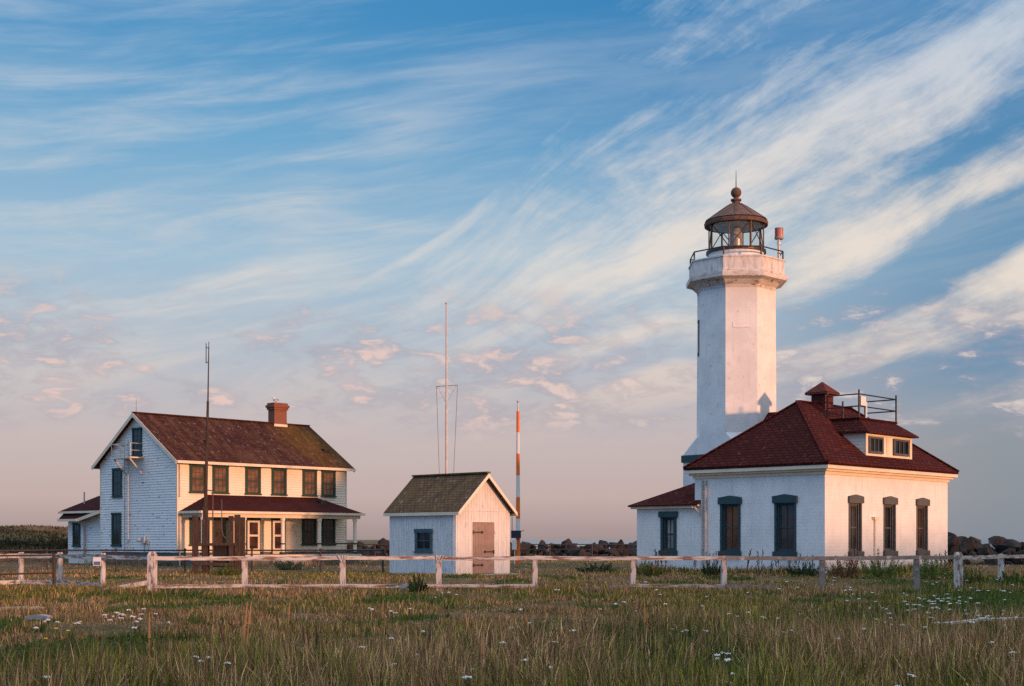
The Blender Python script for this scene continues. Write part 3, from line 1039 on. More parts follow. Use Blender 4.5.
def make_gull():
    # standing on the chimney of the house
    lx, ly = 10.15, 4.25
    X, Y = HO[0] + CY * lx - SY * ly, HO[1] + SY * lx + CY * ly
    g = thing('gull', 'small white and grey gull standing on the brick chimney', 'gull', (X, Y, 10.5), R(160))
    b = MB()
    for c, r in (((-0.10, 0, 0.19), 0.085), ((0.0, 0, 0.20), 0.105), ((0.09, 0, 0.22), 0.09), ((0.13, 0, 0.31), 0.055), ((0.145, 0, 0.375), 0.058)):
        b.ball(c, r, 10)
    b.build('body', 'gull_white', g, smooth=True)
    for s in (-1, 1):
        w = MB()
        w.prism([(0.08, s * 0.095, 0.18), (0.06, s * 0.115, 0.26), (-0.12, s * 0.06, 0.27), (-0.28, s * 0.03, 0.17)],
                [(0.08, s * 0.08, 0.18), (0.06, s * 0.09, 0.27), (-0.12, s * 0.03, 0.28), (-0.28, s * 0.01, 0.18)])
        w.build('wing', 'gull_grey', g)
    k = MB()
    k.tube((0.19, 0, 0.37), (0.27, 0, 0.35), 0.02, 0.006, 6)
    k.build('beak', 'gull_beak', g)
    for s in (-0.035, 0.035):
        k = MB()
        k.tube((0.02, s, 0.0), (0.02, s, 0.12), 0.01, None, 6)
        k.build('leg', 'gull_beak', g)


make_gull()


# ------------------------------------------------------------------ timber stand and mast in front of the house
def make_mast():
    x, y, z = at(199, 60.5)
    T = thing('timber_mast_stand', 'rough dark timber stand carrying a tall thin antenna mast in front of the white house', 'mast', (x, y, 0))
    for dx, dy, w, h in ((-0.17, 0.0, 0.24, 2.62), (0.10, 0.9, 0.30, 2.45), (1.44, 0.0, 0.20, 2.60), (1.66, 0.3, 0.24, 2.66), (1.80, 0.75, 0.22, 2.55)):
        p = MB()
        p.box(dx - w / 2, dx + w / 2, dy - w / 2, dy + w / 2, -0.5, h)
        p.build('post', 'old_timber', T, bevel=0.02)
    p = MB()
    p.box(-0.1, 1.6, -0.12, 1.0, 1.26, 1.38)
    p.build('platform', 'old_timber', T, bevel=0.015)
    p = MB()
    p.box(0.62, 1.42, 0.0, 0.85, 0.3, 1.255)
    p.build('battery_box', 'dark_board', T)
    p = MB()
    p.bar((-0.2, -0.15, 0.48), (1.6, -0.15, 0.40), 0.05, 0.14)
    p.build('cross_beam', 'old_timber', T)
    p = MB()
    p.box(0.16, 0.36, 0.02, 0.24, -0.4, 3.0)
    p.tube((0.26, 0.13, 3.0), (0.37, 0.13, 7.75), 0.085, 0.055, 8)
    mast = p.build('mast_pole', 'old_timber', T)
    p = MB()
    p.tube((0.37, 0.13, 7.6), (0.41, 0.13, 10.2), 0.035, 0.022, 8)
    p.tube((0.29, 0.13, 9.45), (0.29, 0.13, 10.35), 0.022, None, 6)
    p.tube((0.29, 0.13, 9.5), (0.41, 0.13, 9.5), 0.018, None, 6)
    p.tube((0.29, 0.13, 10.15), (0.41, 0.13, 10.15), 0.018, None, 6)
    p.tube((0.41, 0.13, 10.15), (0.41, 0.13, 10.42), 0.018, None, 6)
    p.build('antenna', 'fence_iron', mast)
    p = MB()
    p.tube((0.62, 0.0, 0.9), (0.62, 0.0, 3.75), 0.03, None, 6)
    p.tube((0.62, 0.0, 3.72), (0.20, 0.1, 3.78), 0.025, None, 6)
    p.build('conduit', 'rust', T)
    p = MB()
    pts = [(1.02, 0.0, 3.35), (1.02, 0.0, 2.0), (1.08, 0.0, 1.72), (1.2, 0.0, 1.6), (1.38, 0.02, 1.62), (1.5, 0.1, 1.8)]
    for a, b in zip(pts, pts[1:]):
        p.tube(a, b, 0.022, None, 6)
    p.build('cable', 'wire', T)


make_mast()


# ------------------------------------------------------------------ shed
def make_shed():
    H = thing('storage_shed', 'small weathered white plank shed with mossy gable roof and brown door', 'shed', (*SH, 0), YAW)
    W, D = 3.38, 4.30                      # front width (x) and depth (y)
    EZ, RZ = 2.80, 4.36
    hole = (1.45, 2.57, 1.02, 1.97)
    mb = MB(LT(D))
    wall(mb, D, 0.02, EZ, [(D - hole[1] + 0.14, D - hole[0] - 0.14, hole[2] + 0.12, hole[3] - 0.12)], 0.09)
    mb.T = None
    # front with door opening and gable
    x0, x1, zt = 1.01, 2.38, 2.30
    wall(mb, W, 0.02, EZ, [(x0, x1, 0.02, zt)], 0.06)
    mb.poly([(0, 0, EZ), (W, 0, EZ), (W / 2, 0, RZ)])
    mb.poly([(W, 0, 0.02), (W, D, 0.02), (W, D, EZ), (W, 0, EZ)])
    mb.poly([(W, D, 0.02), (0, D, 0.02), (0, D, EZ), (W / 2, D, RZ), (W, D, EZ)])
    body = mb.build('wall', 'plank_paint', H)
    # battens over the plank joints
    bt = MB()
    k = 0.12
    while k < D:
        if not (hole[0] - 0.05 < k < hole[1] + 0.05):
            bt.box(-0.016, 0.0, k - 0.018, k + 0.018, 0.03, EZ - 0.02)
        else:
            bt.box(-0.016, 0.0, k - 0.018, k + 0.018, 0.03, hole[2] - 0.02)
            bt.box(-0.016, 0.0, k - 0.018, k + 0.018, hole[3] + 0.06, EZ - 0.02)
        k += 0.17
    k = 0.10
    while k < W:
        zz = EZ + (RZ - EZ) * (1 - abs(k - W / 2) / (W / 2))
        if x0 - 0.04 < k < x1 + 0.04:
            bt.box(k - 0.014, k + 0.014, -0.012, 0.0, zt + 0.06, zz - 0.05)
        else:
            bt.box(k - 0.014, k + 0.014, -0.012, 0.0, 0.03, zz - 0.05)
        k += 0.17
    bt.build('batten', 'plank_paint', body)
    t_ = MB()
    t_.box(-0.02, W + 0.02, -0.022, -0.013, EZ - 0.01, EZ + 0.04)
    t_.build('trim_strip', 'plank_paint', body)
    f = MB()
    f.box(0.03, W - 0.03, 0.03, D - 0.03, -0.5, 0.1)
    f.build('foundation', 'foundation', H)
    s = MB()
    s.box(0.95, 3.3, -0.75, -0.02, -0.35, 0.03)
    s.build('door_step', 'stone_step', H, bevel=.02)
    slope = (RZ - EZ) / (W / 2)
    rf = MB()
    ov, rk, th = 0.13, 0.32, 0.07
    for sg in (0, 1):
        def P(x, y):
            return (W - x if sg else x, y, EZ + slope * x + 0.02)
        a = [P(-ov, -rk), P(-ov, D + 0.25), P(W / 2, D + 0.25), P(W / 2, -rk)]
        rf.prism(a, [(p[0], p[1], p[2] + th) for p in a])
    rf.bar((W / 2, -rk - 0.02, RZ + 0.12), (W / 2, D + 0.26, RZ + 0.12), 0.22, 0.07)
    roof = rf.build('roof', 'shed_shingle', H)
    for sg in (0, 1):
        rb = MB()
        xa, xb = (-ov, W / 2) if not sg else (W + ov, W / 2)
        za, zb = EZ - slope * ov, RZ
        rb.prism([(xa, -rk - 0.03, za - 0.10), (xa, -rk - 0.002, za - 0.10), (xa, -rk - 0.002, za + 0.07), (xa, -rk - 0.03, za + 0.07)],
                 [(xb, -rk - 0.03, zb - 0.10), (xb, -rk - 0.002, zb - 0.10), (xb, -rk - 0.002, zb + 0.07), (xb, -rk - 0.03, zb + 0.07)])
        rb.build('rake_board', 'front_paint', roof)
    rb = MB()
    za = EZ - slope * ov
    rb.box(-ov - 0.03, -ov - 0.002, -rk, D + 0.25, za - 0.09, za + 0.05)
    rb.box(W + ov + 0.002, W + ov + 0.03, -rk, D + 0.25, za - 0.09, za + 0.05)
    rb.build('fascia', 'trim_paint', roof)
    # window
    w = MB(LT(D))
    a, b, c, d = D - hole[1], D - hole[0], hole[2], hole[3]
    w.box(a, a + 0.15, -0.04, 0.04, c, d)
    w.box(b - 0.15, b, -0.04, 0.04, c, d)
    w.box(a + 0.15, b - 0.15, -0.039, 0.04, c, c + 0.13)
    w.box(a - 0.03, b + 0.03, -0.06, 0.04, d - 0.13, d + 0.04)
    w.box(a - 0.03, b + 0.03, -0.08, 0.04, c - 0.07, c)
    wf = w.build('window', 'shed_trim', H)
    w = MB(LT(D))
    w.box(a + 0.15, b - 0.15, 0.03, 0.05, c + 0.13, d - 0.13)
    w.build('pane', 'pane_dark', wf)
    w = MB(LT(D))
    w.box((a + b) / 2 - 0.018, (a + b) / 2 + 0.018, 0.0, 0.028, c + 0.13, d - 0.13)
    w.box(a + 0.15, b - 0.15, 0.002, 0.026, (c + d) / 2 - 0.018, (c + d) / 2 + 0.018)
    w.build('sash', 'shed_trim', wf)
    # door
    dd = MB()
    n = 7
    for k in range(n):
        xa = x0 + (x1 - x0) * k / n
        xb = x0 + (x1 - x0) * (k + 1) / n
        dd.box(xa + 0.003, xb - 0.003, 0.012, 0.055, 0.05, zt - 0.01)
    door = dd.build('door', 'door_paint', H)
    for zz, side in ((1.86, 0), (1.0, 1), (0.42, 0)):
        h = MB()
        xs = x0 + 0.05 if not side else x1 - 0.05
        sg = 1 if not side else -1
        h.box(min(xs, xs + sg * 0.6), max(xs, xs + sg * 0.6), -0.012, 0.011, zz - 0.025, zz + 0.025)
        h.tube((xs, -0.012, zz - 0.08), (xs, -0.012, zz + 0.08), 0.035, None, 8)
        h.tube((xs + sg * 0.55, -0.018, zz), (xs + sg * 0.55, 0.008, zz), 0.06, None, 8)
        h.build('hinge', 'dark_iron', door)


make_shed()


# ------------------------------------------------------------------ poles behind the shed
def make_poles():
    x, y, z = at(446.5, 74)
    F = thing('flagpole', 'tall bare white flagpole with yardarm and halyards behind the shed', 'flagpole', (x, y, 0))
    p = MB()
    p.tube((0, 0, -0.4), (0, 0, 8.9), 0.085, 0.072, 12)
    p.tube((0, 0, 8.9), (0, 0, 14.45), 0.062, 0.045, 12)
    p.ball((0, 0, 14.5), 0.075, 10)
    p.build('pole', 'pole_grey', F, smooth=False)
    p = MB()
    p.tube((-0.58, 0.1, 9.95), (0.62, -0.1, 10.0), 0.035, 0.03, 8)
    p.tube((-0.50, 0.08, 9.93), (-0.0, 0, 9.0), 0.014, None, 6)
    p.tube((0.54, -0.08, 9.97), (0.0, 0, 9.0), 0.014, None, 6)
    p.build('yardarm', 'galvanised', F)
    for xa, xb in ((-0.55, -0.27), (0.60, 0.22)):
        p = MB()
        p.tube((xa, 0, 9.95), (xb, 0, 1.2), 0.012, None, 5)
        p.build('halyard', 'wire', F)
    x, y, z = at(518, 82)
    F = thing('striped_pole', 'orange and white banded pole standing right of the small shed', 'pole', (x, y, 0))
    zz = [-0.4, 1.75, 2.8, 4.1, 5.43, 6.75, 8.04, 9.33]
    p = MB()
    for k in range(len(zz) - 1):
        p.cur = k % 2
        r = lambda q: 0.145 - 0.05 * max(0, q) / 10
        p.tube((0, 0, zz[k] + 0.001), (0, 0, zz[k + 1]), r(zz[k]), r(zz[k + 1]), 12)
    p.build('pole', ['orange_paint', 'white_paint'], F)
    p = MB()
    p.tube((0, 0, 9.33), (0, 0, 9.85), 0.05, 0.04, 8)
    p.ball((0, 0, 9.92), 0.08, 8)
    p.build('pole_cap', 'galvanised', F)
    p = MB()
    p.box(-0.42, 0.18, -0.35, -0.16, 1.62, 2.08)
    p.tube((-0.36, -0.25, 2.08), (-0.36, -0.25, 2.9), 0.02, None, 6)
    p.tube((0.12, -0.25, 2.0), (0.36, -0.25, 2.1), 0.02, None, 6)
    p.build('control_box', 'navy_box', F)
    p = MB()
    p.box(-0.36, -0.08, -0.33, -0.17, 0.92, 1.5)
    p.tube((-0.2, -0.25, -0.3), (-0.2, -0.25, 0.92), 0.03, None, 6)
    p.build('meter_box', 'white_paint', F)


make_poles()


# ------------------------------------------------------------------ fog signal building
def deep_window(parent, x, y, z, w, h, rz, glass, trim, head=0.39, sill=0.27, sash_mat=None, jamb=0.19, wide_head=0.075, peak=True, panes=1):
    """window set in a thick masonry wall; (x, y, z) is the bottom centre of the whole surround"""
    key = (round(w, 2), round(h, 2), glass, trim, peak, panes, jamb)

    def frame():
        mb = MB()
        hb, hh = h - head, h
        wh = w / 2 + wide_head
        if peak:
            ring = lambda yy: [(-wh, yy, hb), (wh, yy, hb), (wh, yy, hh - 0.09), (0.0, yy, hh), (-wh, yy, hh - 0.09)]
        else:
            ring = lambda yy: [(-wh, yy, hb), (wh, yy, hb), (wh, yy, hh), (-wh, yy, hh)]
        mb.prism(ring(-0.10), ring(0.02))
        mb.box(-w / 2 - 0.05, w / 2 + 0.05, -0.12, 0.02, 0, sill)
        for sx in (-1, 1):
            xa, xb = sorted((sx * w / 2, sx * (w / 2 - jamb * 0.62)))
            mb.box(xa, xb, -0.03, 0.10, sill, hb)
            xa, xb = sorted((sx * (w / 2 - jamb * 0.62), sx * (w / 2 - jamb)))
            mb.box(xa, xb, 0.06, 0.24, sill, hb)
        mb.box(-w / 2 + jamb * .62, w / 2 - jamb * .62, 0.062, 0.24, hb - 0.07, hb)
        mb.box(-w / 2 + jamb * .62, w / 2 - jamb * .62, 0.02, 0.24, sill, sill + 0.05)
        return mb.mesh('window', trim)

    def sash():
        mb = MB()
        iw = w / 2 - jamb
        z0, z1 = sill + 0.05, h - head - 0.07
        zm = (z0 + z1) / 2
        for zz in (z0, zm - 0.03, z1 - 0.06):
            mb.box(-iw, iw, 0.13, 0.2, zz, zz + 0.06)
        for sx in (-iw, iw - 0.05):
            mb.box(sx, sx + 0.05, 0.132, 0.2, z0 + .001, z1 - .001)
        if panes > 1:
            mb.box(-0.015, 0.015, 0.134, 0.19, z0 + .002, z1 - .002)
        return mb.mesh('sash', sash_mat or trim)

    def pane():
        mb = MB()
        iw = w / 2 - jamb
        mb.box(-iw, iw, 0.165, 0.18, sill + 0.05, h - head - 0.07)
        return mb.mesh('pane', glass)
    f = put('window', cached(('dwf',) + key, frame), parent, (x, y, z), rz)
    put('sash', cached(('dws',) + key, sash), f)
    put('pane', cached(('dwp',) + key, pane), f)
    return f


def hip_roof(rf, x0, x1, y0, y1, ez, slope, kick=0.0, th=0.12):
    """hip roof with ridge along x"""
    hw = (y1 - y0) / 2
    rz = ez + slope * hw
    a, b, c, d = (x0, y0, ez), (x1, y0, ez), (x1, y1, ez), (x0, y1, ez)
    r0, r1 = (x0 + hw, (y0 + y1) / 2, rz), (x1 - hw, (y0 + y1) / 2, rz)
    rf.poly([a, b, r1, r0])
    rf.poly([b, c, r1])
    rf.poly([c, d, r0, r1])
    rf.poly([d, a, r0])
    lo = lambda p: (p[0], p[1], p[2] - th)
    for p, q in ((a, b), (b, c), (c, d), (d, a)):
        rf.poly([lo(p), lo(q), q, p])
    rf.poly([lo(d), lo(c), lo(b), lo(a)])
    return r0, r1


def make_station():
    H = thing('fog_signal_building', 'white masonry lighthouse station building with red hip roof and boarded windows', 'building', (*LH, 0), YAW)
    L, D = 11.73, 6.89
    WZ = 4.64
    # openings: front (lit) wall and left wall
    fr = [2.60, 5.78, 9.0]
    wf, wl = 1.16, 1.12
    z0, h = 0.74, 2.82
    lf = [4.90, 1.98]
    mb = MB()
    hole = lambda c, w: (c - w / 2, c + w / 2, z0 + 0.27, z0 + h - 0.39)
    wall(mb, L, 0.05, WZ, [hole(c, wf) for c in fr], 0.26)
    mb.T = LT(D)
    wall(mb, D, 0.05, WZ, [hole(D - c, wl) for c in lf], 0.26)
    mb.T = None
    mb.poly([(L, 0, .05), (L, D, .05), (L, D, WZ), (L, 0, WZ)])
    mb.poly([(L, D, .05), (0, D, .05), (0, D, WZ), (L, D, WZ)])
    mb.build('wall', 'stucco', H)
    mb = MB()
    mb.box(0.3, L - 0.3, 0.3, D - 0.3, -0.4, 4.4)
    mb.build('interior_core', 'dark_board', H)
    mb = MB()
    mb.box(-0.05, L + 0.05, -0.05, D + 0.05, -0.6, 0.06)
    mb.build('foundation', 'foundation', H)
    for c, gl_ in zip(fr, ('pane_grey', 'pane_dark', 'pane_brown')):
        deep_window(H, c, 0, z0, wf, h, 0, gl_, 'sunlit_grey_trim', sash_mat='trim_paint' if False else 'sunlit_grey_trim', panes=2)
    for c in lf:
        deep_window(H, 0, c, z0, wl, h, R(-90), 'pane_brown', 'teal_trim', panes=2)
    # cornice and gutter
    mb = MB()
    for q, zz0, zz1 in ((0.07, 4.38, 4.52), (0.20, 4.52, 4.62)):
        mb.box(-q, L + q, -q, D + q, zz0, zz1)
    mb.box(-0.36, L + 0.36, -0.36, D + 0.36, 4.62, 4.77)
    mb.build('cornice', 'trim_paint', H)
    rf = MB()
    sl = 0.818
    ez = 4.91
    ov = 0.39
    hip_roof(rf, -ov, L + ov, -ov, D + ov, ez, sl, th=0.12)
    roof = rf.build('roof', 'red_shingle', H)
    ry = D / 2
    rzz = ez + sl * (ry + ov)
    hp = MB()
    k0 = (ry, ry, rzz + 0.02)
    k1 = (L - ry, ry, rzz + 0.02)
    for p, q in (((-ov, -ov, ez + .02), k0), ((-ov, D + ov, ez + .02), k0), ((L + ov, -ov, ez + .02), k1), ((L + ov, D + ov, ez + .02), k1), (k0, k1)):
        hp.bar(p, q, 0.26, 0.05)
    hp.build('ridge_cap', 'red_shingle', roof)
    # ventilator on the ridge
    cx = 5.62
    v = MB()
    s = 0.37
    v.box(cx - s, cx + s, ry - s, ry + s, rzz - 0.5, 8.58)
    for k in range(5):
        zz = rzz + 0.02 + k * 0.075
        v.box(cx - s - 0.02, cx + s + 0.02, ry - s - 0.02, ry + s + 0.02, zz, zz + 0.03)
    cup = v.build('ventilator', 'cupola_shingle', roof)
    v = MB()
    e = 0.60
    ring = [(cx - e, ry - e, 8.5), (cx + e, ry - e, 8.5), (cx + e, ry + e, 8.5), (cx - e, ry + e, 8.5)]
    v.prism(ring, [(p[0], p[1], 8.60) for p in ring])
    tp = [(cx - 0.02, ry - 0.02, 9.13), (cx + 0.02, ry - 0.02, 9.13), (cx + 0.02, ry + 0.02, 9.13), (cx - 0.02, ry + 0.02, 9.13)]
    v.prism([(p[0], p[1], 8.602) for p in ring], tp)
    v.build('ventilator_cap', 'cupola_shingle', roof)
    # small gable running back to the tower
    g = MB()
    g.prism([(5.0, 3.5, 7.0), (6.74, 3.5, 7.0), (5.87, 3.5, 7.88)], [(5.0, 6.68, 7.0), (6.74, 6.68, 7.0), (5.87, 6.68, 7.88)])
    g.build('link_roof', 'red_shingle', roof)
    # dormer
    dm = MB()
    x0, x1, yf = 3.95, 8.35, 0.25
    zb, zt = 5.30, 6.46
    dm.prism([(x0, yf, zb), (x1, yf, zb), (x1, 2.2, zb), (x0, 2.2, zb)], [(x0, yf, zt), (x1, yf, zt), (x1, 2.2, zt), (x0, 2.2, zt)])
    for k in range(7):
        zz = zb + 0.1 + k * 0.16
        for xa, xb in ((x0 - 0.015, x0), (x1, x1 + 0.015)):
            dm.box(xa, xb, yf + 0.01, 2.0, zz, zz + 0.13)
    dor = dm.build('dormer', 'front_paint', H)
    fr_ = MB()
    for q in ((x0 - 0.02, x0 + 0.18, zb - 0.02, zt), (x1 - 0.18, x1 + 0.02, zb - 0.02, zt)):
        fr_.box(q[0], q[1], yf - 0.06, yf - 0.001, q[2], q[3])
    fr_.box(x0 + 0.18, x1 - 0.18, yf - 0.058, yf - 0.001, zb - 0.02, zb + 0.16)
    fr_.box(x0 + 0.18, x1 - 0.18, yf - 0.058, yf - 0.001, zt - 0.14, zt)
    fr_.build('dormer_casing', 'trim_paint', dor)
    for xa, xb in ((4.18, 5.55), (6.55, 8.05)):
        w = MB()
        za, zc = 5.50, 6.28
        w.box(xa, xa + 0.13, yf - 0.09, yf - 0.002, za, zc)
        w.box(xb - 0.13, xb, yf - 0.09, yf - 0.002, za, zc)
        w.box(xa + 0.13, xb - 0.13, yf - 0.088, yf - 0.002, za, za + 0.11)
        w.box(xa + 0.13, xb - 0.13, yf - 0.088, yf - 0.002, zc - 0.1, zc)
        n = 3
        for k in range(1, n):
            xx = xa + 0.13 + (xb - xa - 0.26) * k / n
            w.box(xx - 0.025, xx + 0.025, yf - 0.07, yf - 0.003, za + 0.11, zc - 0.1)
        w.build('dormer_window', 'sunlit_grey_trim', dor)
        w = MB()
        w.box(xa + 0.13, xb - 0.13, yf - 0.03, yf - 0.004, za + 0.11, zc - 0.1)
        w.build('pane', 'pane_dark', dor)
    p = MB()
    p.box(5.95, 6.18, yf - 0.03, yf - 0.003, 5.5, 6.28)
    p.build('dormer_panel', 'trim_paint', dor)
    # dormer roof, hipped at both ends, rising to the flat deck
    px0, px1, py0, py1, pz = 4.48, 8.04, 0.85, 3.0, 7.10
    ex0, ex1, ey, ezd = x0 - 0.25, x1 + 0.25, yf - 0.30, 6.47
    dr = MB()
    back = 2.45
    E = [(ex0, ey, ezd), (ex1, ey, ezd), (ex1, back, ezd + 0.05), (ex0, back, ezd + 0.05)]
    Pk = [(px0, py0, pz), (px1, py0, pz), (px1, py1, pz), (px0, py1, pz)]
    dr.prism(E, Pk)
    dr.prism([(p_[0], p_[1], p_[2] - 0.07) for p_ in E], [(p_[0], p_[1], p_[2] - 0.002) for p_ in E])
    droof = dr.build('dormer_roof', 'red_shingle', dor)
    dk = MB()
    dk.box(px0 - 0.05, px1 + 0.05, py0 - 0.05, py1 + 0.3, pz + 0.002, pz + 0.10)
    deck = dk.build('roof_deck', 'red_shingle', H)
    rl = MB()
    top = pz + 0.1
    posts = [(px0, py0), (px1, py0), (px0, 2.5), (px1, 2.5), (5.9, 2.5)]
    for k, (xx, yy) in enumerate(posts):
        rl.tube((xx, yy, top), (xx, yy, top + (1.28 if k < 4 else 0.95)), 0.045, None, 8)
    for zz in (top + 0.52, top + 1.08):
        rl.tube((px0, py0, zz), (px1, py0, zz), 0.032)
        rl.tube((px0, py0, zz), (px0, 2.5, zz), 0.032)
        rl.tube((px1, py0, zz), (px1, 2.5, zz), 0.032)
    rl.build('deck_railing', 'dark_iron', deck)
    sb = MB()
    sb.box(4.55, 5.0, 0.78, 0.84, top + 0.55, top + 0.98)
    sb.tube((5.05, 0.8, top), (5.05, 0.8, top + 0.75), 0.05, None, 8)
    sb.build('panel_board', 'white_paint', deck)
    # conduit with hood on the front wall, two downpipes on the left wall
    c = MB()
    c.tube((4.33, -0.06, 0.1), (4.33, -0.06, 2.5), 0.05)
    c.prism([(4.12, -0.16, 2.45), (4.54, -0.16, 2.45), (4.54, -0.002, 2.45), (4.12, -0.002, 2.45)], [(4.08, -0.18, 2.58), (4.58, -0.18, 2.58), (4.58, -0.002, 2.58), (4.08, -0.002, 2.58)])
    c.build('conduit', 'front_paint', H)
    c = MB()
    c.tube((-0.08, 6.42, 0.05), (-0.08, 6.42, 4.3), 0.05)
    c.tube((-0.08, 6.22, 0.05), (-0.08, 6.22, 4.3), 0.045)
    c.build('downpipe', 'downpipe', H)
    # annex on the left
    ay1, aw = 10.34, 4.0
    a = MB()
    a.T = LT(ay1)
    aw0, ah = 0.95, 2.08
    ac = 8.42
    wall(a, ay1 - D, 0.05, 3.02, [(ay1 - ac - 0.475 + 0.0, ay1 - ac + 0.475, 0.80 + 0.22, 0.80 + ah - 0.28)], 0.24)
    a.T = None
    a.poly([(0, ay1, .05), (aw, ay1, .05), (aw, ay1, 3.02), (0, ay1, 3.02)])
    a.poly([(aw, ay1, .05), (aw, D, .05), (aw, D, 3.02), (aw, ay1, 3.02)])
    an = a.build('annex_wall', 'stucco', H)
    a = MB()
    a.box(0.3, aw - 0.3, D + 0.01, ay1 - 0.3, -0.4, 2.95)
    a.build('annex_core', 'dark_board', an)
    deep_window(H, 0, ac, 0.80, 0.95, ah, R(-90), 'pane_light', 'teal_trim', 0.28, 0.22, panes=2, peak=False, jamb=0.24)
    a = MB()
    a.box(-0.05, aw + .05, D + 0.06, ay1 + 0.05, -0.6, 0.055)
    a.build('annex_foundation', 'foundation', an)
    a = MB()
    a.box(-0.22, aw + 0.22, D + 0.002, ay1 + 0.22, 3.02, 3.11)
    a.box(-0.29, aw + .29, D - 0.35, ay1 + 0.29, 3.11, 3.17)
    a.build('annex_cornice', 'trim_paint', an)
    rf = MB()
    e = 0.32
    zt_, zr = 3.19, 4.30
    A = [(-e, D - 0.38, zt_), (-e, ay1 + e, zt_), (aw + e, ay1 + e, zt_), (aw + e, D - 0.38, zt_)]
    rm = (aw / 2, ay1 + e - (aw / 2 + e), zr)
    rn = (aw / 2, D + 0.003, zr)
    al, ar = (-e, D + 0.003, zt_), (aw + e, D + 0.003, zt_)
    rf.poly([A[0], A[1], rm, rn, al] if False else [A[1], al, rn, rm])
    rf.poly([al, A[0], (0.0, D - 0.38, zt_ + 0.2), (0.0, D + 0.003, zt_ + .2)])
    rf.poly([A[2], A[1], rm])
    rf.poly([ar, A[2], rm, rn])
    lo = lambda p_: (p_[0], p_[1], p_[2] - 0.06)
    for p_, q in ((A[0], A[1]), (A[1], A[2]), (A[2], ar)):
        rf.poly([lo(p_), lo(q), q, p_])
    rf.build('annex_roof', 'red_shingle', an)
    dp = MB()
    dp.tube((-0.4, 6.62, 3.05), (-0.1, 6.62, 2.8), 0.04)
    dp.tube((-0.1, 6.62, 2.8), (-0.08, 6.48, 2.7), 0.04)
    dp.build('downpipe_elbow', 'downpipe', an)


make_station()


# ------------------------------------------------------------------ lighthouse tower
TC = (11.41, 68.75)


